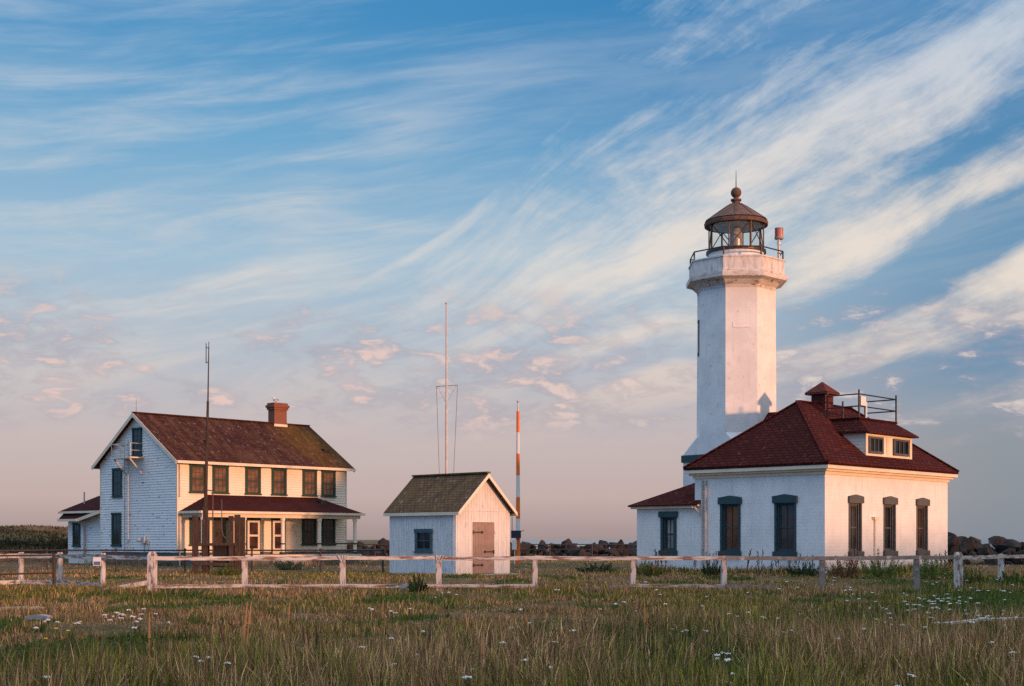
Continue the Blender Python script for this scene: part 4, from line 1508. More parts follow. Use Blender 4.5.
def make_tower():
    T = thing('lighthouse_tower', 'white octagonal lighthouse tower with rusty lantern roof and gallery', 'lighthouse', (*TC, 0), YAW - R(3))
    off = R(22.5)
    def octo(Rr, z):
        return [(Rr * math.cos(off + k * math.pi / 4), Rr * math.sin(off + k * math.pi / 4), z) for k in range(8)]
    ap = math.cos(off)
    R1, R0 = 2.03, 2.07
    z1, z2 = 6.85, 5.82
    sh = MB()
    sh.prism(octo(R0, z1), octo(R1, 14.25))
    # broach: octagon to square
    s = R0 * ap
    O = octo(R0, z1)
    Q = [(s, s, z2), (-s, s, z2), (-s, -s, z2), (s, -s, z2)]
    # octagon verts 0..7 start at 22.5 deg: diagonal faces are (0,1),(2,3),(4,5),(6,7)
    for k in range(4):
        a, b = O[2 * k], O[(2 * k + 1)]
        sh.poly([a, Q[k], b])
        c = O[(2 * k + 2) % 8]
        sh.poly([b, Q[k], Q[(k + 1) % 4], c])
    sh.build('shaft', 'tower_paint', T)
    b = MB()
    q = s + 0.06
    b.box(-q, q, -q, q, 5.45, 5.818)
    b.build('belt_course', 'teal_trim', T)
    b = MB()
    b.box(-s + .01, s - .01, -s + .01, s - .01, -0.6, 5.452)
    b.build('base', 'tower_paint', T)
    # recessed plate and slit window
    w = MB()
    w.box(-0.26, 0.26, -s - 0.02, -s + 0.1, 10.9, 12.7)
    win = w.build('window', 'teal_trim', T, rz=R(-135 + 0))
    w = MB()
    w.box(-0.17, 0.17, -s - 0.03, -s - 0.021, 11.05, 12.55)
    w.build('pane', 'pane_dark', win)
    w = MB()
    w.box(-0.42, 0.42, -R1 * ap - 0.03, -R1 * ap + 0.05, 12.05, 12.12)
    w.box(-0.42, -0.36, -R1 * ap - 0.028, -R1 * ap + 0.05, 12.12, 12.3)
    w.build('plate', 'tower_paint', T, rz=R(-45))
    # gallery
    g = MB()
    g.prism(octo(2.04, 14.05), octo(2.06, 14.20), cap=False)
    g.prism(octo(2.06, 14.20), octo(2.30, 14.42), cap=False)
    g.prism(octo(2.30, 14.42), octo(2.60, 14.52), cap=False)
    g.prism(octo(2.62, 14.52), octo(2.64, 14.74))
    g.prism(octo(2.54, 14.742), octo(2.54, 14.86))
    gal = g.build('gallery', 'gallery_concrete', T)
    g = MB()
    g.prism(octo(2.47, 14.862), octo(2.47, 15.50))
    g.prism(octo(2.52, 15.502), octo(2.52, 15.57))
    g.build('parapet', 'parapet_paint', T)
    rl = MB()
    up = octo(2.40, 16.0)
    dn = octo(2.40, 15.57)
    for k in range(8):
        rl.tube(dn[k], up[k], 0.04, None, 8)
        rl.tube(up[k], up[(k + 1) % 8], 0.035, None, 8)
    rl.build('railing', 'dark_iron', gal)
    # lantern
    n = 8
    def ring(r, z, c=0.0):
        return [(r * math.cos(c + 2 * math.pi * k / n), r * math.sin(c + 2 * math.pi * k / n), z) for k in range(n)]
    lw = MB()
    lw.lathe([(1.40, 15.572), (1.40, 16.05)], 30)
    lw.build('lantern_wall', 'white_paint', T, smooth=False)
    lr = MB()
    lr.lathe([(1.36, 16.06), (1.52, 16.07), (1.52, 16.20), (1.36, 16.21)], 30)
    lr.build('lantern_sill', 'bronze_frame', T)
    gz0, gz1 = 16.21, 17.50
    bars = MB()
    a, b_ = ring(1.42, gz0, R(22.5)), ring(1.42, gz1, R(22.5))
    for k in range(n):
        j = (k + 1) % n
        bars.tube(a[k], b_[k], 0.055 if k % 2 else 0.03, None, 8)
        if k % 2:
            bars.tube(b_[k], a[j], 0.026, None, 6)
        else:
            bars.tube(a[k], b_[j], 0.026, None, 6)
    bars.build('lantern_bars', 'bronze_frame', T)
    gm = MB()
    gm.prism(ring(1.40, gz0, R(22.5)), ring(1.40, gz1, R(22.5)), cap=False)
    gm.build('lantern_glass', 'lantern_glass', T)
    ls = MB()
    ls.lathe([(0.28, 16.0), (0.24, 16.35), (0.30, 16.45), (0.34, 16.8), (0.30, 17.15), (0.22, 17.25), (0.16, 17.5)], 20)
    ls.build('lens', 'lens_brass', T)
    rf = MB()
    rf.lathe([(1.36, 17.48), (1.60, 17.47), (1.62, 17.62), (1.54, 17.68), (1.50, 17.72)], 30)
    rf.lathe([(1.58, 17.722), (1.02, 18.12), (0.55, 18.45), (0.27, 18.62), (0.20, 18.66), (0.20, 18.76), (0.27, 18.78), (0.27, 18.86), (0.13, 18.90), (0.12, 18.96)], 30)
    roof = rf.build('lantern_roof', 'rust', T)
    cl = MB()
    cl.lathe([(1.34, 17.46), (1.34, 17.468)], 24)
    cl.build('lantern_ceiling', 'white_paint', T)
    ri = MB()
    for k in range(10):
        th = 2 * math.pi * k / 10
        prev = None
        for r, z in ((1.57, 17.735), (1.02, 18.135), (0.55, 18.465), (0.27, 18.635)):
            p = (r * math.cos(th), r * math.sin(th), z)
            if prev:
                ri.bar(prev, p, 0.05, 0.03)
            prev = p
    ri.build('roof_seam', 'rust', roof)
    bl = MB()
    bl.ball((0, 0, 19.20), 0.27, 20)
    bl.build('vent_ball', 'rust', roof, smooth=True)
    rd = MB()
    rd.tube((0, 0, 19.45), (0, 0, 20.35), 0.03, 0.01, 6)
    rd.build('lightning_rod', 'dark_iron', roof)
    # emergency beacon on the gallery
    e = (YAW - R(3))
    wx, wy = 2.08, -0.55
    lx, ly = wx * math.cos(e) + wy * math.sin(e), -wx * math.sin(e) + wy * math.cos(e)
    bc = MB()
    bc.tube((lx, ly, 15.57), (lx, ly, 16.72), 0.05, None, 10)
    bc.tube((lx, ly, 16.42), (lx, ly, 16.55), 0.11, None, 10)
    bc.tube((lx - 0.14, ly, 15.57), (lx - 0.10, ly, 16.7), 0.025, None, 6)
    bea = bc.build('beacon', 'galvanised', T)
    bc = MB()
    bc.lathe([(0.20, 16.70), (0.23, 16.74), (0.23, 16.83), (0.21, 16.84)], 18, (lx, ly))
    bc.lathe([(0.20, 17.22), (0.22, 17.23), (0.22, 17.27), (0.1, 17.29)], 18, (lx, ly))
    bc.build('beacon_base', 'lamp_body', bea)
    bc = MB()
    bc.lathe([(0.21, 16.842), (0.21, 17.218)], 18, (lx, ly))
    bc.build('beacon_lens', 'red_lamp', bea)


make_tower()


# ------------------------------------------------------------------ fences
def post_mesh(w, h, style='square'):
    def f():
        p = MB()
        if style == 'round':
            p.lathe([(w / 2, -0.4), (w / 2 * 0.97, h - 0.03), (w / 2 * 0.8, h)], 12)
        else:
            q = w / 2
            ring = lambda s_, z: [(-s_, -s_, z), (s_, -s_, z), (s_, s_, z), (-s_, s_, z)]
            p.prism(ring(q, -0.4), ring(q * 0.98, h - 0.10), cap=False)
            p.prism(ring(q * 0.98, h - 0.10), ring(q * 0.62, h))
        return p.mesh('post', 'fence_paint')
    return cached(('post', w, h, style), f)


def rail(parent, p0, p1, o, mat_='rail_paint', hgt=0.125, seg=6, sag=0.015, name='rail'):
    mb = MB()
    prev = None
    for k in range(seg + 1):
        f = k / seg
        p = tuple(a + (b - a) * f - (c if i == 2 else 0) - oo for i, (a, b, oo, c) in enumerate(zip(p0, p1, o, (0, 0, sag * math.sin(math.pi * f) + random.uniform(-.006, .006)))))
        if prev:
            mb.bar(prev, p, 0.045, hgt)
        prev = p
    return mb.build(name, mat_, parent)


def make_fences():
    # long front run
    pxs = [152, 245, 343, 439, 535, 633, 724, 822, 917, 958.5]
    Ys = [43.0, 43.5, 43.5, 43.6, 43.5, 43.4, 43.5, 43.5, 44.2, 46.0]
    P = [at(px, Y) for px, Y in zip(pxs, Ys)]
    o = P[0]
    F = thing('front_fence', 'long white peeling post and rail fence crossing the meadow before all the buildings', 'fence', o)
    rel = lambda p: (p[0] - o[0], p[1] - o[1], p[2] - o[2])
    TZ = 0.955                                                      # rail height above datum
    for k, p in enumerate(P):
        w, h = 0.17, 1.0
        if k == 0:
            w, h = 0.25, 1.16
        if k == 9:
            w, h = 0.25, 1.12
        h = h + (0 - p[2]) + (0.0)
        po = put('post', post_mesh(w, round(h, 2)), F, rel(p), random.uniform(-.15, .15), 0.01)
        po.rotation_euler = (random.uniform(-.012, .012), random.uniform(-.02, .02), random.uniform(-.12, .12))
        if k in (7, 8):
            po['label'] = 'grey post with shade put into its colour'
            me = po.data.copy()
            me.materials[0] = MATS['fence_shade_grey']
            po.data = me
    for k in range(len(P) - 1):
        a, b = P[k], P[k + 1]
        m_ = 'fence_shade_grey' if k in (6, 7, 8) else 'rail_paint'
        za, zb = TZ + random.uniform(-.015, .015), TZ + random.uniform(-.015, .015)
        rail(F, (a[0], a[1] - 0.11, za), (b[0], b[1] - 0.11, zb), o, m_)
        if k <= 6:
            z0 = z1 = 0.06
            if k == 4:
                rail(F, (a[0] + 0.6, a[1] - 0.11, -0.08), (b[0], b[1] - 0.11, z1), o, 'fence_shade_grey', 0.10)
                continue
            if k == 6:
                rail(F, (a[0], a[1] - 0.11, z0), (a[0] + 1.6, a[1] - 0.11, 0.03), o, 'fence_shade_grey', 0.10)
                continue
            rail(F, (a[0], a[1] - 0.11, z0), (b[0], b[1] - 0.11, z1), o, 'rail_paint', 0.11)
    # split ends and fallen bits on two post heads
    for k in (2, 3):
        q = rel(P[k])
        s = MB()
        for i in range(5):
            s.bar((random.uniform(-.05, .05), -0.14, 0.93), (random.uniform(-.16, .16), -0.16, 1.16), 0.03, 0.035)
        s.build('splintered_rail_end', 'fence_paint', F, q)
    # left run, set back
    pl = [at(-40, 45.5), at(21, 47.6), at(60, 46.9), at(103, 44.6)]
    o2 = pl[1]
    F2 = thing('side_fence', 'short white fence of round posts left of the drive', 'fence', o2)
    for k, p in enumerate(pl):
        po = put('post', post_mesh(0.2 if k < 3 else 0.19, round(1.1 + (0 - p[2]), 2), 'round'), F2, (p[0] - o2[0], p[1] - o2[1], p[2] - o2[2]))
    for k in range(3):
        a, b = pl[k], pl[k + 1]
        rail(F2, (a[0], a[1] - 0.12, 0.98), (b[0], b[1] - 0.12, 0.98), o2, 'rail_paint', 0.15)
        rail(F2, (a[0], a[1] - 0.12, 0.06), (b[0], b[1] - 0.12, 0.06), o2, 'rail_paint', 0.14)
    a, b = pl[3], P[0]
    rail(F2, (a[0], a[1] - 0.12, 0.98), (b[0], b[1] - 0.12, 0.96), o2, 'rail_paint', 0.12)
    # rail that has come off and leans from the big post to the ground
    q0, q1 = at(104, 42.6), P[0]
    fr = MB()
    fr.bar((0, 0, 0.06), (q1[0] - q0[0], q1[1] - q0[1] - 0.05, 0.20 - q0[2]), 0.05, 0.14)
    tag(fr.build('fallen_rail', 'fence_paint', None, q0), 'loose white rail sloping from the big left fence post down into the grass', 'plank')
    # notice on the post
    n = MB()
    x, y, z = pl[3]
    n.cur = 0
    n.box(-0.20, 0.06, -0.02, 0.0, 0.0, 0.28)
    n.cur = 1
    n.box(-0.18, 0.04, -0.023, -0.0205, 0.02, 0.14)
    tag(n.build('notice_sign', ['white_paint', 'sign_blue'], None, (x - 0.07, y - 0.165, 0.68)), 'small white and blue notice fixed on a round fence post', 'sign')
    # run to the right of the corner post
    pr = [at(1001, 49.2), at(1062, 52.0)]
    o3 = pr[0]
    F3 = thing('corner_fence', 'sunlit white fence running right from the thick corner post', 'fence', o3)
    for p in pr:
        put('post', post_mesh(0.17, round(1.02 + 0 - p[2], 2)), F3, (p[0] - o3[0], p[1] - o3[1], p[2] - o3[2]))
    pts = [P[9]] + pr
    for a, b in zip(pts, pts[1:]):
        rail(F3, (a[0], a[1] - 0.11, 0.93), (b[0], b[1] - 0.11, 0.93), o3, 'rail_paint', 0.13)
    # dark pipe fence with wire mesh before the house
    ppx = [-60, 47, 116, 185, 252, 320.5, 383]
    pp = [at(px, 64 if px > 0 else 60) for px in ppx]
    o4 = pp[2]
    F4 = thing('pipe_fence', 'low dark iron pipe fence in front of the white house', 'fence', o4)
    for k, p in enumerate(pp):
        m_ = MB()
        m_.tube((0, 0, -0.3), (0, 0, 1.03 - p[2] + 0.02), 0.04, None, 8)
        m_.ball((0, 0, 1.06 - p[2]), 0.07, 8)
        m_.build('post', 'fence_iron', F4, (p[0] - o4[0], p[1] - o4[1], p[2] - o4[2]))
    for a, b in zip(pp, pp[1:]):
        m_ = MB()
        r_ = lambda p, z: (p[0] - o4[0], p[1] - o4[1], z - o4[2])
        m_.tube(r_(a, 1.03), r_(b, 1.03), 0.035, None, 8)
        m_.build('rail', 'fence_iron', F4)
        m_ = MB()
        n_ = 40
        for i in range(n_ + 1):
            f = i / n_
            q = [a[j] + (b[j] - a[j]) * f for j in range(2)]
            q2 = [a[j] + (b[j] - a[j]) * min(1, f + 0.14) for j in range(2)]
            m_.tube(r_(q, 0.15), r_(q2, 1.0), 0.0045, None, 3)
            m_.tube(r_(q2, 0.15), r_(q, 1.0), 0.0045, None, 3)
        m_.build('wire_mesh', 'wire', F4)
    # gate of dark pipe on the far left
    ga, gb = at(54, 45.4), at(-55, 42.0)
    F5 = thing('pipe_gate', 'dark iron pipe gate closing the drive at the far left', 'gate', ga)
    r_ = lambda p, z: (p[0] - ga[0], p[1] - ga[1], z - ga[2])
    m_ = MB()
    m_.tube(r_(ga, -0.4), r_(ga, 1.08), 0.055, None, 10)
    m_.build('gate_post', 'fence_iron', F5)
    m_ = MB()
    for z in (1.02, 0.42):
        m_.tube(r_(ga, z), r_(gb, z), 0.03, None, 8)
    m_.tube(r_(gb, 0.0), r_(gb, 1.02), 0.03, None, 8)
    m_.build('gate_frame', 'fence_iron', F5)
    m_ = MB()
    for i in range(44):
        f = i / 44
        q = [ga[j] + (gb[j] - ga[j]) * f for j in range(2)]
        q2 = [ga[j] + (gb[j] - ga[j]) * min(1, f + 0.17) for j in range(2)]
        m_.tube(r_(q, 0.42), r_(q2, 1.02), 0.004, None, 3)
        m_.tube(r_(q2, 0.42), r_(q, 1.02), 0.004, None, 3)
    m_.build('wire_mesh', 'wire', F5)
    # dark fence along the bank behind the shed
    bp = [at(px, 108) for px in (330, 375, 420, 470, 510, 550, 592, 638, 690)]
    o6 = bp[4]
    F6 = thing('bank_fence', 'dark post and rail fence along the rocks between shed and station building', 'fence', o6)
    r_ = lambda p, z: (p[0] - o6[0], p[1] - o6[1], z - o6[2])
    for p in bp:
        m_ = MB()
        m_.tube(r_(p, -0.4), r_(p, 1.2), 0.06, None, 8)
        m_.build('post', 'fence_iron', F6)
    for a, b in zip(bp, bp[1:]):
        m_ = MB()
        m_.tube(r_(a, 1.14), r_(b, 1.14), 0.04, None, 8)
        m_.tube(r_(a, 0.75), r_(b, 0.75), 0.03, None, 8)
        m_.build('rail', 'fence_iron', F6)


make_fences()


# ------------------------------------------------------------------ loose boards in the grass
def make_boards():
    def board(px0, Y0, px1, Y1, w, h, name, label, mt, dz=0.05):
        a, b = at(px0, Y0), at(px1, Y1)
        m_ = MB()
        n_ = 5
        prev = None
        for k in range(n_ + 1):
            f = k / n_
            p = (f * (b[0] - a[0]), f * (b[1] - a[1]), f * (b[2] - a[2]) + dz + 0.03 * math.sin(3 * f))
            if prev:
                m_.bar(prev, p, w * (1 - 0.2 * f), h)
            prev = p
        tag(m_.build(name, mt, None, a), label, 'board')
    board(-12, 30.5, 44, 31.0, 0.16, 0.06, 'grey_board', 'long weathered pale board lying in the dry grass at the far left', 'driftwood', 0.08)
    board(1030, 24.4, 944, 22.6, 0.16, 0.035, 'white_board', 'long white plank lying in the grass at the lower right', 'fence_paint', 0.25)
    board(28, 27.6, 50, 27.2, 0.16, 0.10, 'driftwood_log', 'short crooked piece of driftwood near the far left board', 'driftwood', 0.07)


make_boards()


# ------------------------------------------------------------------ boulders of the sea wall
def make_boulders():
    rng = np.random.default_rng(5)
    meshes = []
    import bmesh
    for k in range(7):
        bm = bmesh.new()
        bmesh.ops.create_icosphere(bm, subdivisions=3, radius=1.0)
        planes = [(Vector(rng.normal(size=3)).normalized(), rng.uniform(0.32, 0.8)) for _ in range(16)]
        for v in bm.verts:
            for n_, d in planes:
                e = v.co.dot(n_) - d
                if e > 0:
                    v.co -= n_ * e * 0.985
            v.co *= 1 + 0.05 * math.sin(v.co.x * 7 + k) * math.cos(v.co.y * 6)
        me = bpy.data.meshes.new('boulder')
        bm.to_mesh(me)
        bm.free()
        me.materials.append(MATS['boulder'])
        meshes.append(me)
    def place(px, Y, s, z, label, group):
        X = (px - 512) / 1350 * Y
        o = put('boulder', meshes[int(rng.integers(7))], None, (X, Y, z))
        o.rotation_euler = tuple(rng.uniform(0, 6.28, 3))
        o.scale = (s * rng.uniform(.9, 1.9), s * rng.uniform(.9, 1.3), s * rng.uniform(.8, 1.25))
        tag(o, label, 'boulder', group)
    la = 'dark boulder in the low sea wall behind the shed and the yard'
    ga = 'boulders along the shore behind the yard'
    for Y, zt, st in ((125, 0.9, 0.0), (123, 0.5, 3.0), (121, 0.1, 6.0)):
        px = 322 + st
        while px < 708:
            if not (394 < px < 500):
                s = rng.uniform(0.35, 0.8)
                place(px, Y + rng.uniform(-.6, .6), s, zt - 0.3 * s + rng.uniform(-.12, .2), la, ga)
            px += rng.uniform(4.5, 9)
    lb = 'brown boulder in the sea wall right of the station building'
    gb = 'boulders along the shore right of the station'
    for Y, zt, st in ((88, 1.2, 0), (87, 0.95, 5), (85, 0.55, 3), (83, 0.1, 8), (81, -0.3, 0)):
        px = 938 + st
        while px < 1085:
            s = rng.uniform(0.35, 0.85)
            place(px, Y + rng.uniform(-.6, .6), s, zt - 0.25 * s + rng.uniform(-.15, .22), lb, gb)
            px += rng.uniform(7, 13)


make_boulders()


# ------------------------------------------------------------------ plants
def blades(name, X, Y, h, w, cols, rng, lean=0.35, lift=0.0, mat_='grass_blade'):
    n = len(X)
    z = gz(X, Y) - 0.02 + lift
    th = rng.uniform(0, 2 * np.pi, n)
    wx, wy = np.cos(th) * w / 2, np.sin(th) * w / 2
    ln = h * np.abs(rng.normal(0, lean, n))
    la = vnoise(X, Y, 0.8, 61, 2) * 4 * np.pi + rng.normal(0, 0.9, n)
    lx, ly = np.cos(la) * ln, np.sin(la) * ln
    hh = np.sqrt(np.maximum(h * h - ln * ln, (0.4 * h) ** 2))
    V = np.empty((n, 5, 3), dtype=np.float32)
    V[:, 0] = np.stack([X - wx, Y - wy, z], 1)
    V[:, 1] = np.stack([X + wx, Y + wy, z], 1)
    V[:, 2] = np.stack([X + wx * .75 + lx * .35, Y + wy * .75 + ly * .35, z + hh * .6], 1)
    V[:, 3] = np.stack([X - wx * .75 + lx * .35, Y - wy * .75 + ly * .35, z + hh * .6], 1)
    V[:, 4] = np.stack([X + lx, Y + ly, z + hh], 1)
    base = (np.arange(n) * 5)[:, None]
    loops = np.concatenate([base + np.array([[0, 1, 2, 3]]), base + np.array([[3, 2, 4]])], 1).ravel().astype(np.int32)
    starts = (np.arange(n)[:, None] * 7 + np.array([[0, 4]])).ravel().astype(np.int32)
    me = bpy.data.meshes.new(name)
    me.vertices.add(n * 5)
    me.vertices.foreach_set('co', V.ravel())
    me.loops.add(n * 7)
    me.loops.foreach_set('vertex_index', loops)
    me.polygons.add(n * 2)
    me.polygons.foreach_set('loop_start', starts)
    me.update(calc_edges=True)
    set_col(me, np.repeat(cols, 5, axis=0))
    me.materials.append(MATS[mat_])
    o = put(name, me)
    o['kind'] = 'stuff'
    return o


def clear_of_buildings(X, Y):
    ok = np.ones(len(X), bool)
    for o, (x0, x1, y0, y1) in ((HO, (-0.9, 12.7, -2.3, 13.1)), (LH, (-.15, 11.9, -.15, 10.5)), (SH, (-.1, 3.5, -.1, 4.4)), (SH, (.9, 3.3, -.8, 0))):
        lx, ly = (X - o[0]) * CY + (Y - o[1]) * SY, -(X - o[0]) * SY + (Y - o[1]) * CY
        ok &= ~((lx > x0) & (lx < x1) & (ly > y0) & (ly < y1))
    return ok


def tallzone(x, y):
    """1 where the meadow stands long: close to the viewer, and farther out towards the right"""
    a = x / np.maximum(y, 1)
    far = 18.2 + 9.0 * sstep(a, -0.12, 0.22) - 2.4 * sstep(-a, 0.12, 0.3) + (vnoise(x, y, 2.0, 41, 3) - 0.5) * 5
    return np.maximum(1 - sstep(y, far - 1.0, far + 2.0), 0.35 * sstep(y, 38, 42) * (1 - sstep(y, 46, 50)))


def make_grass():
    rng = np.random.default_rng(3)
    def fan(n, y0, y1, power=1.0, margin=7.0):
        n = int(n * 1.3)
        u = rng.uniform(0, 1, n)
        if power == 1.0:
            Yv = y0 + (y1 - y0) * u
        else:
            Yv = (y0 ** power + (y1 ** power - y0 ** power) * u) ** (1 / power)
        Xv = rng.uniform(-1, 1, n) * (0.40 * Yv + margin)
        k = clear_of_buildings(Xv, Yv)
        return Xv[k], Yv[k]
    XS, YS, HS, WS = [], [], [], []
    # (count, near, far, base height, width)
    for n, y0, y1, hb, w in ((80000, 12.5, 20, 0.28, 0.0135), (140000, 20, 31, 0.25, 0.014), (130000, 31, 46, 0.24, 0.019), (100000, 46, 66, 0.20, 0.026), (60000, 66, 122, 0.18, 0.042)):
        x, y = fan(n, y0, y1)
        # gather some of it in tufts
        k = rng.integers(0, len(x), len(x) // 2)
        x2, y2 = x[k % (len(x) // 25)], y[k % (len(x) // 25)]
        m_ = len(k)
        x[:m_] = x2 + rng.normal(0, 0.06 + y2 * 0.002, m_)
        y[:m_] = y2 + rng.normal(0, 0.06 + y2 * 0.002, m_)
        dry, n2, clover = patch(x, y)
        tall = sstep(vnoise(x, y, 1.7, 21, 3), 0.36, 0.62)
        h = hb * (0.35 + 0.9 * tall) * (1 - 0.55 * clover)
        h = h * (0.62 + 0.65 * tallzone(x, y)) * (1 - 0.25 * sstep(y, 58, 70))
        h = h * rng.uniform(0.45, 1.35, len(x))
        ok = clear_of_buildings(x, y) & (rng.uniform(0, 1, len(x)) < 0.22 + 0.78 * sstep(vnoise(x, y, 1.2, 71, 2), 0.28, 0.5))
        XS.append(x[ok]); YS.append(y[ok]); HS.append(h[ok]); WS.append(np.full(ok.sum(), w) * rng.uniform(0.6, 1.3, ok.sum()))
    # weeds and long grass crowding the foot of the walls
    for o, L_, D_ in ((LH, 11.73, 10.3), (HO, 12.0, 8.6)):
        for k in range(2):
            n_ = 2600 if o is LH else 900
            t_ = rng.uniform(0, 1, n_)
            off = rng.exponential(0.35, n_) + 0.17
            lx = t_ * L_ if k == 0 else -off
            ly = -off - (2.4 if o is HO else 0.0) if k == 0 else t_ * D_
            XS.append(o[0] + CY * lx - SY * ly); YS.append(o[1] + SY * lx + CY * ly)
            HS.append((0.15 + 0.4 * vnoise(lx, ly, 0.9, 51 + k, 2)) * rng.uniform(.4, 1.3, n_)); WS.append(np.full(n_, 0.03))
    # dune on the left
    x, y = rng.uniform(-70, -28, 30000), rng.uniform(90, 128, 30000)
    XS.append(x); YS.append(y); HS.append(rng.uniform(0.08, 0.24, 30000)); WS.append(np.full(30000, 0.06))
    X, Y, h, w = map(np.concatenate, (XS, YS, HS, WS))
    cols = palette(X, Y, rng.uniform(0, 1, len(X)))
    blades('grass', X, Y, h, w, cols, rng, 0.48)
    # straw stems, standing above the grass
    x, y = fan(13000, 13, 50, 1.2)
    tl = vnoise(x, y, 3.0, 31, 3)
    k = (tl > 0.44) & (rng.uniform(0, 1, len(x)) < 0.10 + 0.9 * tallzone(x, y))
    x, y = x[k], y[k]
    r = rng.uniform(0, 1, len(x))
    c = np.where((r < 0.55)[:, None], np.array([0.46, 0.28, 0.14]), np.array([0.27, 0.16, 0.085])) * rng.uniform(.7, 1.2, len(x))[:, None]
    blades('straw', x, y, rng.uniform(0.28, 0.62, len(x)) * (1 - 0.3 * sstep(y, 22, 32)), 0.006 + 0.0004 * y, c, rng, 0.22)
    # long bent grass close to the viewer
    x, y = fan(26000, 12.5, 30, 1.0)
    r = rng.uniform(0, 1, len(x))
    k = rng.uniform(0, 1, len(x)) < tallzone(x, y)
    x, y, r = x[k], y[k], r[k]
    c = palette(x, y, r) * 1.1
    blades('long_grass', x, y, rng.uniform(0.26, 0.60, len(x)), 0.009 + 0.0003 * y, c, rng, 0.42)
    # broad low leaves of clover and plantain
    x, y = fan(110000, 13, 60, 1.2)
    dry, n2, clover = patch(x, y)
    k = rng.uniform(0, 1, len(x)) < clover * 0.9
    x, y = x[k], y[k]
    c = np.array([[0.075, 0.112, 0.024]]) * rng.uniform(0.6, 1.7, len(x))[:, None] + np.array([[0.012, 0.008, 0.0]]) * rng.uniform(0, 1, len(x))[:, None]
    blades('clover', x, y, rng.uniform(0.06, 0.17, len(x)), 0.03 + 0.0008 * y, c, rng, 0.7)


def make_broadleaves():
    """rosettes of dock and plantain pushing through the grass"""
    rng = np.random.default_rng(77)
    X, Y, H, W, C = [], [], [], [], []
    for k in range(190):
        y = 13.2 + 30 * rng.uniform(0, 1) ** 1.6
        x = rng.uniform(-1, 1) * (0.40 * y + 4)
        m_ = int(rng.integers(14, 34))
        r = rng.uniform(.10, .26)
        X.append(x + rng.normal(0, r, m_)); Y.append(y + rng.normal(0, r, m_))
        H.append(rng.uniform(.10, .30, m_)); W.append(rng.uniform(.025, .06, m_))
        tone = np.array([[0.075, 0.115, 0.022]]) if rng.uniform() < .7 else np.array([[0.16, 0.115, 0.045]])
        C.append(tone * rng.uniform(.55, 1.5, m_)[:, None])
    X, Y, H, W = map(np.concatenate, (X, Y, H, W))
    ok = clear_of_buildings(X, Y)
    blades('broad_leaves', X[ok], Y[ok], H[ok], W[ok], np.concatenate(C)[ok], rng, 0.75)


make_grass()
make_broadleaves()


def make_stalks():
    """tall rusty seed stalks of last year's dock and plantain"""
    rng = np.random.default_rng(11)
    mb = MB()
    for s in range(1):
        mb.tube((0, 0, -0.02), (0.015, 0.0, 0.35), 0.004, 0.004, 5)
        mb.tube((0.015, 0, 0.33), (0.03, 0.0, 0.62), 0.010, 0.003, 6)
    me = mb.mesh('seed_stalk', 'stalk_brown')
    bright = bpy.data.materials.new('stalk_orange')
    m_, t_, b_ = new_mat('stalk_orange')
    b_.inputs['Base Color'].default_value = (0.50, 0.24, 0.10, 1)
    b_.inputs['Roughness'].default_value = 0.8
    me2 = mb.mesh('seed_stalk', 'stalk_orange')
    spots = [(239, 652, 36), (243, 648, 42), (228, 655, 34), (149, 660, 44), (124, 668, 26), (280, 627, 20), (288, 622, 22), (316, 640, 22), (246, 645, 40),
             (574, 630, 24), (585, 628, 20), (640, 625, 30), (645, 640, 36), (531, 640, 24), (440, 668, 30), (480, 672, 38), (492, 662, 30), (428, 655, 30), (642, 660, 26),
             (470, 640, 26), (818, 660, 34), (904, 672, 24), (88, 680, 18), (305, 662, 36), (310, 655, 30), (262, 676, 22), (755, 640, 20), (720, 632, 18), (960, 650, 20), (690, 668, 26)]
    for px, py, hpx in spots:
        Y = (1.55 + 0.12) * 1350 / (py + 6 - 539.3)
        x, y, z = at(px, Y)
        hgt = hpx / 1350 * Y * 1.25
        o = put('seed_stalk', me2 if rng.uniform() < .7 else me, None, (x, y, z))
        o.scale = (2.1, 2.1, hgt / 0.62)
        o.rotation_euler = (rng.normal(0, .05), rng.normal(0, .06), rng.uniform(0, 6.28))
        tag(o, 'tall rust-brown dry seed stalk rising above the meadow grass', 'seed stalk', 'dry seed stalks in the meadow')


make_stalks()


